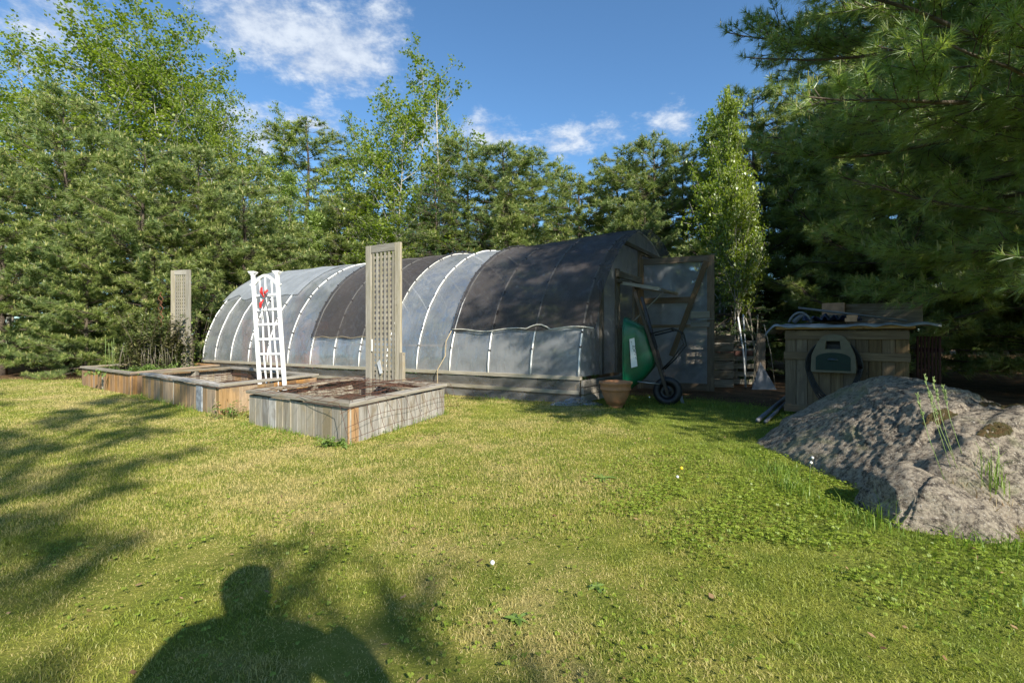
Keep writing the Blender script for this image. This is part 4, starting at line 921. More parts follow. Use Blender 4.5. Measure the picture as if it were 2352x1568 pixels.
for (a, b, Y_, r_, _, lbl, mt_) in polis:
    p, q_ = D(a[0], a[1], Y_+.3), D(b[0], b[1], Y_); q_.z = max(0, min(q_.z, .4)) if a[1] < 780 else q_.z
    q_.z = 0 if a[1] < 780 else q_.z; p.z = max(p.z, 0); 
    if a[1] >= 780: p.z = 0.0
    m_ = (p+q_)/2+Vector((.03, 0, 0)); mb = MB(); mb.tube([p, m_, q_], r_, 6); tag(mb.build('pole', M[mt_], org=(q_.x, q_.y, 0)), lbl, 'pole', 'poles leaning by the pallets')
mb = MB(); c = Vector((4.55, 8.6, 0)); mb.poly([(4.28, 8.62, 0), (4.72, 8.62, 0), (4.5, 8.75, .48)], (0, .02, 0)); tag(mb.build('metal_sheet', M['shale'], org=c), 'triangular grey sheet standing in front of the pallet', 'sheet')
mb = MB(); mb.plank((4.58, 8.9, .25), (4.66, 9.05, 1.0), .16, .02, (1, 0, 0)); tag(mb.build('board', M['wood_box'], org=(4.6, 8.95, 0)), 'short grey board leaning upright on the pallet', 'board')

# ------------------------------------------------------------------ boulder
def rock(c, planes, sub, amp, seed, k=14., cuts=45, depth=.05):
    import bmesh
    rq = random.Random(int(seed*10)); planes = list(planes)
    def sup(d_): return min(dist/d_.dot(n_) for n_, dist in planes if d_.dot(n_) > .02)
    dirs = [Vector((rq.gauss(0, 1), rq.gauss(0, 1), abs(rq.gauss(0, .7)))).normalized() for _ in range(500)]; pts_ = [d_*sup(d_) for d_ in dirs]
    for _ in range(cuts):
        n_ = Vector((rq.gauss(0, 1), rq.gauss(0, 1)-.5, abs(rq.gauss(0, .8))+.1)).normalized()
        planes.append((n_, max(p.dot(n_) for p in pts_)-rq.uniform(.2, 1)*depth))
    bm = bmesh.new(); bmesh.ops.create_icosphere(bm, subdivisions=sub, radius=1); sd = Vector((seed*3.1, seed*1.7, seed))
    for v in bm.verts:
        d_ = v.co.normalized(); ws = 0
        for (n_, dist) in planes:
            q_ = d_.dot(n_)
            if q_ > .02: ws += (q_/dist)**k
        r_ = (1/ws)**(1/k) if ws > 0 else 1
        p = d_*r_; P_ = p+sd
        f = amp*(.13*mn.fractal(P_*2.4, 1., 2.1, 5)+.20*mn.fractal(P_*7, .75, 2.1, 7)+.12*mn.fractal(P_*22, .8, 2.1, 4))
        for (k1, t1, dp) in ((1.3, .12, .55), (2.6, .28, .3)):
            q_ = mn.noise(P_*k1+Vector((k1*5, 2, 1))+Vector((0, 0, 0))); f -= amp*dp*max(0, min(1, (q_-t1)/.035))
        f -= amp*.30*max(0, .022-abs(mn.noise(P_*2.2+Vector((3, 9, 0)))+.05*mn.noise(P_*9)))*38
        v.co = p+d_*f
    vs = [v.co+c for v in bm.verts]; fs = [tuple(v.index for v in f.verts) for f in bm.faces]; bm.free(); return vs, fs
def nv(*a): return Vector(a).normalized()
C = Vector((3.0, 3.3, 0))
def pl(n_, p): n_ = nv(*n_); return n_, max(.05, n_.dot(Vector(p)-C))
planes = [pl((-.02, -.10, 1), (2.95, 3.6, .71)), pl((-.15, -.8, .55), (2.15, 2.45, .1)), pl((-.12, -.56, .82), (2.5, 2.70, .42)), pl((-.9, 0, .42), (2.18, 3.5, .06)), pl((-.64, .04, .76), (2.90, 3.5, .66)),
          pl((.33, -.0, .93), (3.6, 4, .46)), pl((0, .9, .4), (3, 4.65, 0)), pl((.85, 0, .5), (5.1, 3.3, 0)), pl((.12, -.8, .60), (2.75, 2.22, .05)), (Vector((0, 0, -1)), .3), pl((-.75, -.75, .45), (1.8, 2.75, .05)), pl((-.8, .6, .3), (2.0, 4.2, 0))]
bo = thing('boulder', 'large weathered granite boulder with lichen and moss on the right of the lawn', 'boulder', (3.0, 3.3, 0))
mb = MB(); mb.smooth = True; vs, fs = rock(C, planes, 7, .075, 2., 90., 30, .17); mb.add(vs, fs); rk = mb.build('rock_body', M['rock'], bo)
from mathutils.bvhtree import BVHTree
bvh = BVHTree.FromPolygons([tuple(v) for v in vs], fs)
def rz(x_, y_):
    h_ = bvh.ray_cast(Vector((x_, y_, 3)), Vector((0, 0, -1))); return h_[0].z if h_[0] is not None else 0
C2 = Vector((2.10, 2.47, .0)); pls = [(nv(-.5, -.8, .35), .20), (nv(-.9, .1, .3), .20), (nv(.2, -.8, .6), .24), (nv(.6, -.2, .75), .27), (nv(-.1, -.15, 1), .27), (nv(0, 1, .2), .3), (nv(1, 0, .1), .42), (Vector((0, 0, -1)), .1), (nv(-.8, -.2, .6), .24)]
mb = MB(); mb.smooth = True; v2, f2 = rock(C2, pls, 6, .035, 5., 80., 30, .05); mb.add(v2, f2); mb.build('rock_slab', M['rock'], bo)
def moss(x_, y_, rx, ry):
    mb = MB(); mb.smooth = True
    for i in range(260):
        a = rng.uniform(0, 6.28); q_ = math.sqrt(rng.random()); px, py = x_+rx*q_*math.cos(a), y_+ry*q_*math.sin(a); z = rz(px, py); r_ = rng.uniform(.008, .018)
        mb.add([(px+r_*math.cos(b), py+r_*math.sin(b), z-.004) for b in (0, 2.1, 4.2)]+[(px, py, z+r_*.7)], [(0, 1, 3), (1, 2, 3), (2, 0, 3)])
    mb.build('moss', M['moss'], bo)
moss(2.66, 3.0, .10, .04); moss(2.72, 2.72, .09, .03); moss(3.15, 3.1, .14, .05); moss(3.3, 3.45, .10, .04)
# grasses rooted on the boulder
t = thing('seeding_grass', 'tall green grass with feathery seed heads growing on the boulder', 'grass tuft', (2.40, 2.62, rz(2.40, 2.62)), ); mb = MB(); hb = MB(); lf = MB()
for (x_, y_, px, py, Y_) in ((2.38, 2.62, 2122, 858, 2.75), (2.42, 2.64, 2142, 868, 2.75), (2.46, 2.64, 2164, 885, 2.75), (2.33, 2.6, 2105, 905, 2.7), (2.40, 2.60, 2133, 900, 2.7)):
    b_ = Vector((x_, y_, rz(x_, y_)-.01)); tp = D(px, py, Y_); m_ = (b_+tp)/2+Vector((-.01, 0, 0)); mb.tube([b_, m_, tp], .0016, 5)
    for k in range(26):
        f_ = rng.random(); p = tp.lerp(m_, f_*.62); a = rng.uniform(0, 6.28); ln_k = .022*(1-.4*abs(f_-.5)); dv = Vector((math.cos(a)*.55, math.sin(a)*.55, 1)).normalized(); hb.tube([p, p+dv*ln_k*.5, p+dv*ln_k], [.001, .0028, .0006], 4)
mb.build('stems', M['seedhead'], t); hb.build('seed_heads', M['seedhead'], t)
def tuft(label, x_, y_, n__, h0, h1, mt_, sp=.04, cat='grass tuft', onrock=True, lean=.35):
    P = np.stack([nr.normal(x_, sp, n__), nr.normal(y_, sp, n__), np.zeros(n__)], 1)
    P[:, 2] = [rz(a, b)-.01 if onrock else 0 for a, b in P[:, :2]]
    o_ = Vector((x_, y_, rz(x_, y_) if onrock else 0)); V, lo, sz, r = blades(P-np.array(o_), nr.uniform(h0, h1, n__), nr.uniform(.003, .005, n__), lean, True, None, .4)
    o = link('grass_tuft', np_mesh('grass_tuft', V, lo, sz, [M[mt_]], r), None, o_); tag(o, label, cat, 'grass tufts on and by the boulder')
tuft('upright green grass tuft in the crack of the boulder', 2.50, 2.50, 45, .10, .26, 'blade', .03, lean=.15); tuft('rusty dry grass tuft in the crack of the boulder', 2.36, 2.42, 160, .03, .09, 'straw', .07)
tuft('dry brown grass on the low right side of the boulder', 2.48, 2.32, 120, .03, .08, 'straw', .05); tuft('thin green blades at the left foot of the boulder', 1.74, 3.0, 40, .08, .20, 'blade', .05, onrock=False)
tuft('long arching green blades in front of the boulder slab', 1.84, 2.42, 22, .14, .26, 'blade', .03, onrock=False, lean=.5); tuft('bright green tuft at the far left tip of the boulder', 1.88, 3.35, 90, .05, .14, 'blade', .06, onrock=False)
g_ = G(2200, 1225); rosette('broadleaf_weed', 'broad pointed weed growing below the boulder slab', 'weed', g_.x, g_.y, 8, .16, .03, 'broad leaved weeds in the lawn')
g_ = G(2140, 1090); mb = MB()

# ------------------------------------------------------------------ trees
def rot_frame(d):
    d = d/np.linalg.norm(d, axis=1, keepdims=True); a = np.where(np.abs(d[:, 2:3]) < .9, np.array([[0, 0, 1.]]), np.array([[1., 0, 0]]))
    u = np.cross(d, a); u /= np.linalg.norm(u, axis=1, keepdims=True); return d, u, np.cross(d, u)
def needle_mesh(name, P, Dv, nn_, ln, wd, cone, mats, rg, droop=.15, candles=None, back=.25, cl=.07, cw=.007):
    """tufts at P pointing along Dv, nn_ needles each"""
    d, u, v = rot_frame(Dv); n = len(P); d = np.repeat(d, nn_, 0); u = np.repeat(u, nn_, 0); v = np.repeat(v, nn_, 0); B = np.repeat(P, nn_, 0); m = n*nn_
    a = rg.uniform(0, 2*np.pi, m); c = cone*np.sqrt(rg.uniform(.05, 1, m)); B = B-d*(rg.uniform(0, 1, m)*ln*back)[:, None]
    nd = d*np.cos(c)[:, None]+(u*np.cos(a)[:, None]+v*np.sin(a)[:, None])*np.sin(c)[:, None]
    l = ln*rg.uniform(.75, 1.1, m); tip = B+nd*l[:, None]; tip[:, 2] -= droop*l
    s = np.cross(nd, rg.normal(size=(m, 3))); s /= np.linalg.norm(s, axis=1, keepdims=True); s *= wd/2
    V = np.stack([B-s, B+s, tip], 1).reshape(-1, 3); r = np.repeat(np.clip(np.repeat(rg.random(n), nn_)*.7+rg.random(m)*.3, 0, 1), 3); lo = np.arange(m*3); sz = np.full(m, 3); mi = np.zeros(m)
    if candles is not None and len(candles):
        k = len(candles)
        for j in range(3):
            off = rg.normal(0, .012, (k, 3)); Pc = candles+off*(j > 0); h = cl*rg.uniform(.5, 1.2, k)*(1 if j == 0 else .6)
            aa = rg.uniform(0, 3.14, k); s = np.stack([np.cos(aa), np.sin(aa), 0*aa], 1)*cw/2; s2 = np.stack([-np.sin(aa), np.cos(aa), 0*aa], 1)*cw/2; up = np.stack([rg.normal(0, .12, k)*h, rg.normal(0, .12, k)*h, h], 1)
            for q in (s, s2):
                W = np.stack([Pc-q, Pc+q, Pc+up+q*.5, Pc+up-q*.5], 1).reshape(-1, 3); o = len(V)
                V = np.concatenate([V, W]); lo = np.concatenate([lo, o+np.arange(k*4)]); sz = np.concatenate([sz, np.full(k, 4)]); mi = np.concatenate([mi, np.ones(k)]); r = np.concatenate([r, np.repeat(rg.random(k), 4)])
    return np_mesh(name, V, lo, sz, mats, r, mi)
def pine(name, label, seed, H, Rm, z0, whorl, nbr, twstep, tfstep, nn_, ln, wd, matkey='needle', twl=.30, droopb=0., wood_r=.09, cone=1.15, shape=None, candle=True, subtw=False, org=(0, 0, 0), up=.35, cl=.09, cw=.012, clip=None, lv=(.7, 1.12)):
    rr = random.Random(seed); rg = np.random.default_rng(seed); t = thing(name, label, 'tree', org); ORG[t.name] = Vector((0, 0, 0)); W = MB()
    pts = [Vector((.04*H*.1*math.sin(i*.9+seed), .04*H*.1*math.cos(i*.7+seed), H*i/12)) for i in range(13)]; rs = [max(.012, wood_r*(1-i/12.5)**.8*(1.25 if i == 0 else 1)) for i in range(13)]
    W.tube(pts, rs, 9); TP = []; TD = []; CA = []
    def trunk(z): i = min(11, int(z/H*12)); f = z/H*12-i; return pts[i].lerp(pts[i+1], max(0, min(1, f)))
    z = z0; az = rr.uniform(0, 6.28)
    while z < H-.1:
        f = (z-z0)/(H-z0); prof_ = shape(f) if shape else (1-f)**.75*(.8+.35*min(1, f*4)); bl = Rm*prof_
        nb = max(3, int(nbr*(1-.3*f))); az += rr.uniform(.3, .9)
        for b in range(nb):
            a = az+2*math.pi*b/nb+rr.uniform(-.25, .25); ll = bl*rr.uniform(*lv)+.08
            if clip and not clip(a, z, ll): continue
            e0 = up*(.25+.9*f)+rr.uniform(-.12, .12)-droopb; d = Vector((math.cos(a), math.sin(a), e0)).normalized(); p = trunk(z+rr.uniform(-.08, .08)); n = max(3, int(ll/.22)); pl_ = [p.copy()]
            dd = d.copy()
            for k in range(n):
                dd = (dd+Vector((rr.gauss(0, .07), rr.gauss(0, .07), rr.gauss(0, .04)+(.05 if k > n*.4 else -.02)*(1-droopb*2)))).normalized(); pl_.append(pl_[-1]+dd*ll/n)
            br = max(.006, wood_r*.33*ll/Rm*(1-.4*f)); W.tube(pl_, [br*(1-.8*k/n) for k in range(n+1)], 5, cap=False)
            dist = 0; start = (.14 if subtw else .22)*ll if ll > .5 else 0
            for k in range(n):
                a0, b0 = pl_[k], pl_[k+1]; sl_ = (b0-a0).length; dr = (b0-a0).normalized(); sd = dr.cross(UZ).normalized(); q = 0
                while q < sl_:
                    pp = a0+dr*q; al = dist+q
                    if al > start:
                        rem = ll-al; tw = min(twl*Rm*.5, .12+rem*.55)*rr.uniform(.6, 1.2); sg = rr.choice((-1, 1)); td = (dr*.75+sd*sg*rr.uniform(.5, 1)+UZ*(rr.uniform(-.15, .35)-droopb*.6)).normalized()
                        tws = [(pp, td, tw)]
                        if subtw and tw > .3:
                            for _ in range(3):
                                fq = rr.uniform(.3, .8); tws.append((pp+td*tw*fq, (td+Vector((rr.gauss(0, .6), rr.gauss(0, .6), rr.gauss(.1, .35)))).normalized(), tw*.45))
                        for (p0, t_, tl_) in tws:
                            if tl_ > .14: W.tube([p0, p0+t_*tl_*.5-UZ*.01, p0+t_*tl_+UZ*.02*tl_], [.0045, .004, .003] if subtw else .006, 3, cap=False)
                            m = max(1, int(tl_/tfstep))
                            for j in range(m):
                                fj = 1-j*tfstep/tl_*.85
                                if fj < .15: break
                                TP.append(p0+t_*tl_*fj); TD.append(t_+UZ*.25+Vector((rr.gauss(0, .25), rr.gauss(0, .25), rr.gauss(0, .2))))
                            if candle and rr.random() < .6: CA.append(p0+t_*tl_)
                    q += twstep*rr.uniform(.7, 1.3)
                dist += sl_
            TP.append(pl_[-1]); TD.append(dd); CA.append(pl_[-1])
        z += whorl*rr.uniform(.8, 1.2)*(1-.35*f)
    for k in range(5): TP.append(Vector(pts[-1])-UZ*.1*k); TD.append(UZ+Vector((rr.gauss(0, .3), rr.gauss(0, .3), 0)))
    CA.append(Vector(pts[-1]))
    W.build('trunk', M['bark'], t); me = needle_mesh('crown', np.array(TP), np.array(TD), nn_, ln, wd, cone, [M[matkey], M['candle']], rg, candles=np.array(CA) if candle else None, cl=cl, cw=cw)
    link('crown', me, t); print(name, len(TP), 'tufts'); return t
def copy_tree(o, loc, rotz, sc, label, szz=None, crownmat=None):
    c = o.copy(); COL.objects.link(c); c.location = loc; c.rotation_euler = (0, 0, rotz); c.scale = (sc, sc, szz or sc); c['label'] = label
    for ch in list(o.children): d = ch.copy(); COL.objects.link(d); d.parent = c
    return c
def place(o, loc, rotz, sc, label, szz=None): o.location = loc; o.rotation_euler = (0, 0, rotz); o.scale = (sc, sc, szz or sc); o['label'] = label
full = lambda f: (1-f)**.48*(1.0 if f > .12 else .75+2*f)
pA = pine('pine_tree', 'pine', 11, 7.0, 2.6, .40, .46, 7, .085, .10, 24, .165, .0125, shape=full, cl=.10, cw=.018)
pB = pine('pine_tree', 'pine', 23, 6.0, 2.6, .30, .44, 7, .085, .10, 24, .16, .0125, shape=full, cl=.10, cw=.018)
pC = pine('pine_tree', 'pine', 37, 8.5, 2.7, .6, .50, 6, .09, .105, 24, .17, .0135, shape=full, cl=.10, cw=.018)
PG = 'white pines behind the lawn'; rng.seed(4321)
def Dp(px, Y_, ytop): p = D(px, ytop, Y_); return Vector((p.x, p.y, 0)), p.z
first = {}
def put(src, H0, px, Y_, ytop, label, group, wide=1.):
    loc, z = Dp(px, Y_, ytop); sc = z/H0
    if src.name not in first: first[src.name] = 1; place(src, loc, rng.uniform(0, 6.28), sc*wide, label, sc); o = src
    else: o = copy_tree(src, loc, rng.uniform(0, 6.28), sc*wide, label, sc)
    o['group'] = group; return o
for a in ((pB, 6., 5, 11.6, 385, 'broad pine at the far left edge behind the lawn', 1.15), (pA, 7., 150, 12.9, 228, 'tallest pine of the left group, pointed top above the others', 1.05), (pB, 6., 330, 12.6, 335, 'broad pine standing directly behind the far raised bed', 1.1),
          (pA, 7., 455, 13.4, 350, 'pine with rounded top left of the small pale birch', 1.1), (pB, 6., 560, 14.2, 400, 'bushy pine just beyond the far end of the greenhouse', 1.1), (pB, 6., 800, 17.2, 455, 'low bushy pine behind the middle of the greenhouse', 1.4), (pC, 8.5, 705, 20.5, 285, 'tall darker pine rising behind the pale birch', 1.5),
          (pC, 8.5, 1075, 17.5, 325, 'pine right of the tall aspens with several pointed tips', 1.35), (pA, 7., 1155, 16.8, 350, 'pine between the aspens and the sapling top', 1.3), (pC, 8.5, 1225, 18, 352, 'slim pine behind the greenhouse ridge', 1.3), (pB, 6., 1330, 14.8, 405, 'pine above the shaded greenhouse roof', 1.3),
          (pA, 7., 1420, 15.0, 365, 'pine above the open greenhouse door, left of the pair', 1.2), (pA, 7., 1500, 14.0, 330, 'pine with tall bare leader above the greenhouse front arch', 1.15), (pC, 8.5, 1570, 14.6, 340, 'slender pine immediately left of the sunlit birch', 1.0),
          (pB, 6., 1480, 12.2, 470, 'small bright pine close behind the greenhouse front arch', .8), (pB, 6., 200, 11.5, 520, 'low young pine in front of the tallest left pine', 1.), (pB, 6., 640, 15.2, 520, 'low pine at the foot of the pale birch', 1.2)):
    put(a[0], a[1], a[2], a[3], a[4], a[5], PG, a[6])
# dark pines on the right
for (x_, y_, H_, lb) in ((6.3, 12.6, 7.2, 'dark shaded pine behind the pallets'), (7.2, 9.0, 6.3, 'dark shaded pine behind the storage box'), (9.2, 11.2, 13., 'tallest dark pine reaching the top edge on the right'), (8.6, 7.6, 7.0, 'dark shaded pine right of the storage box'),
                     (11.5, 9.5, 9., 'dark pine at the right edge behind the boulder'), (7.6, 14.5, 7., 'dark pine deep in the shade between birch and box'), (12.5, 13.5, 10., 'dark pine deepest at the right edge'), (4.4, 15.8, 6.2, 'dark pine deep behind the sunlit birch')):
    src, H0 = (pC, 8.5) if H_ > 8 else (pA, 7.)
    o = copy_tree(src, (x_, y_, 0), rng.uniform(0, 6.28), H_/H0*1.05, lb, H_/H0); o['group'] = 'dark pines on the right'
# forest further back
k = 0
bk = []
for row, (Yr, st) in enumerate(((20.5, 3.1), (25, 3.8))):
    x_ = -31
    while x_ < 31:
        H_ = 6.2+rng.uniform(-.6, 1.0)+row*.6
        if -16 < x_ < 16 or row == 0: bk.append((x_+rng.uniform(-.6, .6), Yr+rng.uniform(-.8, .8), H_))
        x_ += st
for (x_, y_, H_) in bk:
    src, H0 = rng.choice(((pA, 7.), (pB, 6.), (pC, 8.5))); o = copy_tree(src, (x_, y_, 0), rng.uniform(0, 6.28), H_/H0*1.15, 'pine of the forest filling the gaps behind the front row of trees', H_/H0); o['group'] = 'forest pines far back'
for (x_, y_) in ((-16, 13), (-15, 17), (-18.5, 15), (15, 11), (14, 6), (11.5, 5.2)):
    o = copy_tree(pC, (x_, y_, 0), rng.uniform(0, 6.28), .9, 'pine of the forest filling the gaps behind the front row of trees', .85); o['group'] = 'forest pines far back'

# big near pine whose trunk stands out of frame on the right
npine = pine('pine_tree', 'big near pine with long needles hanging into the upper right of the picture', 71, 9.3, 3.9, 1.45, .33, 7, .085, .085, 34, .11, .0042, 'needle_near', twl=.30, wood_r=.12, cone=1.05, subtw=True, up=.42, cl=.09, cw=.010,
             lv=(.78, .93), shape=lambda f: float(np.interp(f, [0, .12, .25, .45, .7, 1], [.68, .82, 1.0, .86, .42, .04])), org=(5.35, 3.3, 0)); npine.location = (5.0, 3.5, 0)
for (x_, y_, a_, sc_, lb) in ((9.2, 8.4, 2.2, 1.0, 'large dark pine overhanging the storage box from behind'), (10.2, 5.2, 4.0, 1.0, 'large dark pine at the right edge behind the near one'), (9.3, 13, 5.1, .95, 'large dark pine above the pallets')):
    o = copy_tree(npine, (x_, y_, 0), a_, sc_, lb); o['group'] = 'dark pines on the right'

# deciduous trees
def decid(name, label, seed, H, spread, z0, nlimb, nsub, nleaf, lsize, lmat, bark, lean=.35, cr=.16, trunks=1, wr=.05, top=.9):
    rr = random.Random(seed); rg = np.random.default_rng(seed); t = thing(name, label, 'tree', (0, 0, 0)); ORG[t.name] = Vector((0, 0, 0)); W = MB(); LP = []
    for tk in range(trunks):
        ta = rr.uniform(0, 6.28); tl = (0 if tk == 0 else rr.uniform(.08, .2)); Ht = H*(1 if tk == 0 else rr.uniform(.7, .92)); pts = [Vector((0, 0, 0))]; d = Vector((math.cos(ta)*tl, math.sin(ta)*tl, 1)).normalized()
        for i in range(12): d = (d+Vector((rr.gauss(0, .045), rr.gauss(0, .045), .05))).normalized(); pts.append(pts[-1]+d*Ht/12)
        W.tube(pts, [max(.007, wr*(1-i/12.3)) for i in range(13)], 7)
        for b in range(nlimb):
            f = z0+(1-z0)*((b+rr.random())/nlimb)**.9; i = min(11, int(f*12)); p = pts[i].lerp(pts[i+1], f*12-i); a = rr.uniform(0, 6.28)
            ll = spread*(1-((f-z0)/(1-z0))**1.5*top)*rr.uniform(.5, 1.15); d = Vector((math.cos(a)*lean*2, math.sin(a)*lean*2, 1)).normalized(); n = 5; bp = [p]
            for k_ in range(n): d = (d+Vector((rr.gauss(0, .13), rr.gauss(0, .13), .09))).normalized(); bp.append(bp[-1]+d*ll/n)
            W.tube(bp, [max(.004, wr*.35*(1-k_/6)*(1-f*.5)) for k_ in range(n+1)], 5, cap=False)
            for s in range(nsub):
                g_ = rr.uniform(.25, 1); k_ = min(n-1, int(g_*n)); q = bp[k_].lerp(bp[k_+1], g_*n-k_); sa = rr.uniform(0, 6.28); sd = Vector((math.cos(sa), math.sin(sa), rr.uniform(-.1, 1.))).normalized(); sl_ = ll*rr.uniform(.12, .34)+.1
                W.tube([q, q+sd*sl_*.6, q+sd*sl_+UZ*.04], .0035, 3, cap=False)
                for j in range(nleaf):
                    ff = rr.uniform(.2, 1.1); c = q+sd*sl_*ff; LP.append((c.x+rr.gauss(0, cr*.5), c.y+rr.gauss(0, cr*.5), c.z+rr.gauss(0, cr*.5)))
    W.build('trunk', M[bark], t); P = np.array(LP); n = len(P); nrm = rg.normal(0, 1, (n, 3)); nrm[:, 2] = np.abs(nrm[:, 2])+.5; _, u, v = rot_frame(nrm); a = rg.uniform(0, 6.28, n)[:, None]
    e1 = u*np.cos(a)+v*np.sin(a); e2 = -u*np.sin(a)+v*np.cos(a); s = (lsize*rg.uniform(.6, 1.15, n)/2)[:, None]; nd = nrm/np.linalg.norm(nrm, axis=1, keepdims=True)
    V = np.stack([P-e1*s, P+e2*s*.8+nd*s*.25-e1*s*.2, P+e1*s*1.1, P-e2*s*.8+nd*s*.25-e1*s*.2], 1).reshape(-1, 3); b = np.arange(n)*4
    me = np_mesh('crown', V, np.stack([b, b+1, b+2, b+3], 1).ravel(), np.full(n, 4), [M[lmat]], np.repeat(rg.random(n), 4)); link('crown', me, t); print(name, n, 'leaves'); return t
dA = decid('aspen_tree', 'aspen', 5, 11, 3.9, .22, 40, 9, 17, .11, 'leaf_lime', 'bark_pale', .75, .17, 3, .06, .6)
dB = decid('aspen_tree', 'aspen', 15, 10.5, 3.0, .2, 34, 8, 20, .10, 'leaf_lime', 'bark_pale', .7, .13, 2, .05, .62)
dC = decid('birch_tree', 'birch', 25, 6, 1.4, .3, 40, 8, 26, .055, 'leaf_pale', 'bark_pale', .4, .15, 2, .035)
dD = decid('birch_tree', 'birch', 44, 6.2, 1.9, .22, 46, 9, 24, .085, 'leaf_lime', 'bark_pale', .55, .15, 2, .045, .7)
DG = 'leafy trees rising above the pines'
def putd(src, H0, px, Y_, ytop, label, wide=1.):
    v = next(c for c in src.children if c.name.startswith('crown')).data.vertices; a = np.empty(len(v)*3, dtype=np.float32); v.foreach_get('co', a); a = a.reshape(-1, 3); i = a[:, 2].argmax()
    top = a[a[:, 2] > a[i, 2]*.93].mean(0); lean = math.hypot(top[0], top[1]); H = float(a[i, 2]); sc = Dp(px, Y_, ytop)[1]/H; far = Dp(px, Y_+lean*sc*wide, ytop)[1]/Dp(px, Y_, ytop)[1]
    o = put(src, H/far, px, Y_, ytop, label, DG, wide/far)
    o.rotation_euler = (0, 0, math.pi/2-math.atan2(top[1], top[0])+rng.uniform(-.15, .15)); return o
putd(dA, 11, 15, 15.5, 60, 'leafy tree cut by the left edge above the pines', 1.); putd(dA, 11, 275, 16, -30, 'tallest leafy tree at the top left, its tip beyond the frame', 1.05)
putd(dB, 10.5, 165, 15, 75, 'airy aspen with sparse top between the two tall left trees', 1.1); putd(dA, 11, 400, 16.5, 15, 'leafy tree right of the tallest one at the top left', .95); putd(dA, 11, 505, 16.2, 185, 'rightmost lower leafy tree of the left cluster', .8)
putd(dB, 10.5, 610, 18, 238, 'thin sparse aspen standing alone left of the pale birch', .75); putd(dB, 10.5, 785, 18.2, 262, 'aspen rising between the dark pine and the tallest middle aspen', .9)
putd(dB, 10.5, 868, 17.6, 205, 'aspen immediately left of the tallest middle aspen', 1.); putd(dB, 10.5, 935, 17.4, 100, 'tallest aspen in the middle of the tree line', 1.1); putd(dB, 10.5, 1010, 17.8, 240, 'aspen beside the bare dead snag', .8)
putd(dB, 10.5, 1292, 17, 352, 'yellow green sapling tip poking above the middle pines', .5); putd(dB, 10.5, 880, 16, 420, 'low leafy aspen right behind the greenhouse ridge', 1.4)
putd(dC, 6, 660, 16.0, 385, 'small pale green birch with white trunk behind the greenhouse', 1.15)
o = putd(dD, 6, 1690, 9.6, 195, 'sunlit birch with white trunk at the left of the big near pine', .5); o['category'] = 'tree'
putd(dD, 6, 1655, 11.5, 250, 'slimmer leafy tree half hidden behind the sunlit birch', .8)
# dead snag
t = thing('dead_tree', 'bare dead snag with broken twigs sticking up beside the aspens', 'tree', (-2.6, 17.0, 0)); mb = MB(); pp = [Vector((-2.6, 17, 0)), Vector((-2.55, 17, 4)), Vector((-2.6, 17, 7)), Vector((-2.68, 17, 9.6))]; mb.tube(pp, [.06, .045, .03, .008], 6)
for k in range(12):
    z = 6.3+k*.26; a = rng.uniform(0, 6.28); p = Vector((-2.62, 17, z)); d = Vector((math.cos(a), math.sin(a)*.4, .8)).normalized(); l_ = rng.uniform(.25, .8); mb.tube([p, p+d*l_*.5, p+d*l_+UZ*.1], [.012, .008, .003], 4)
mb.build('trunk', M['bark_pale'], t)
# feathery larch behind the greenhouse and a dark one by the pallets
lA = pine('larch_tree', 'larch', 91, 6., 2.2, .4, .30, 7, .11, .07, 16, .055, .009, 'larch', twl=.34, droopb=.22, wood_r=.06, cone=1.35, candle=False, up=.3)
put(lA, 6., 1000, 16.2, 408, 'feathery light green larch behind the greenhouse roof', 'feathery larches', 1.15)
put(lA, 6., 1110, 16.6, 470, 'lower feathery larch right of the first, above the front shade cloth', 'feathery larches', 1.); put(lA, 6., 1680, 9.9, 455, 'dark feathery larch between the open door and the pallets', 'feathery larches', .75)
put(lA, 6., 1040, 16., 480, 'small feathery larch between the two larger ones', 'feathery larches', 1.)

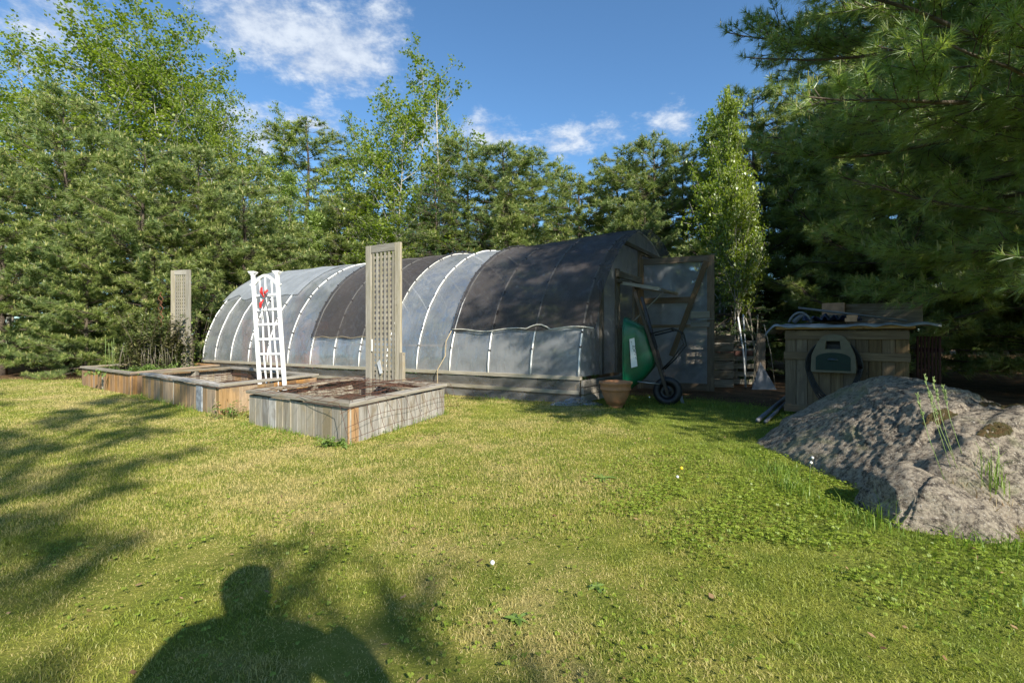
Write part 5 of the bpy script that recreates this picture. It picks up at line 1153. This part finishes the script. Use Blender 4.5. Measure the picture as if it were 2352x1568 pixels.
# trees behind the camera whose shadows fall across the left of the lawn
for (x_, y_, s_, sz_, lb) in ((1.8, -6.2, .62, 1.28, 'tall slim pine behind the camera shading the left lawn'), (-.2, -7.6, .8, 1.4, 'broader tall pine behind the camera to the left')):
    o = copy_tree(pC, (x_, y_, 0), 1.3, s_, lb, sz_); o['group'] = 'trees behind the camera'

o = copy_tree(dB, (2.5, -4.7, 0), 1, .42, 'slim young aspen behind the camera', .43); o['group'] = 'trees behind the camera'
# ------------------------------------------------------------------ the photographer, standing behind the camera
pt = thing('person', 'person in blue shirt and jeans standing behind the camera, elbows out', 'person', (.20, -.38, 0)); ORG[pt.name] = Vector((0, 0, 0))
def skin(name, nodes, edges, mat, parent, sub=2):
    me = bpy.data.meshes.new(name); me.from_pydata([n_[0] for n_ in nodes], edges, []); o = link(name, me, parent); me.materials.append(mat)
    sk = o.modifiers.new('skin', 'SKIN'); 
    for i, n_ in enumerate(nodes): me.skin_vertices[0].data[i].radius = (n_[1], n_[1] if len(n_) < 3 else n_[2])
    me.skin_vertices[0].data[0].use_root = True; s = o.modifiers.new('s', 'SUBSURF'); s.levels = sub; s.render_levels = sub
    for p in me.polygons: p.use_smooth = True
    return o
nodes = [((0, 0, .98), .15, .12), ((0, 0, 1.15), .15, .11), ((0, .02, 1.35), .18, .12), ((0, .02, 1.47), .12, .09), ((0, .03, 1.54), .06), ((0, .04, 1.62), .085, .095), ((.01, .02, 1.72), .105, .11), ((.02, .0, 1.80), .075, .085),
         ((.19, .02, 1.44), .07), ((.33, .08, 1.22), .055), ((.20, .26, 1.22), .045), ((.12, .32, 1.26), .04), ((-.19, .02, 1.44), .07), ((-.31, .06, 1.20), .05), ((-.16, .26, 1.15), .038), ((-.10, .32, 1.15), .03),
         ((.10, 0, .86), .10), ((.13, .01, .48), .065), ((.14, 0, .10), .045), ((.15, .12, .05), .04), ((-.10, 0, .86), .10), ((-.13, .01, .48), .065), ((-.14, 0, .10), .045), ((-.15, .12, .05), .04)]
edges = [(0, 1), (1, 2), (2, 3), (3, 4), (4, 5), (5, 6), (6, 7), (2, 8), (8, 9), (9, 10), (10, 11), (2, 12), (12, 13), (13, 14), (14, 15), (0, 16), (16, 17), (17, 18), (18, 19), (0, 20), (20, 21), (21, 22), (22, 23)]
skin('body', nodes, edges, M['cloth'], pt)
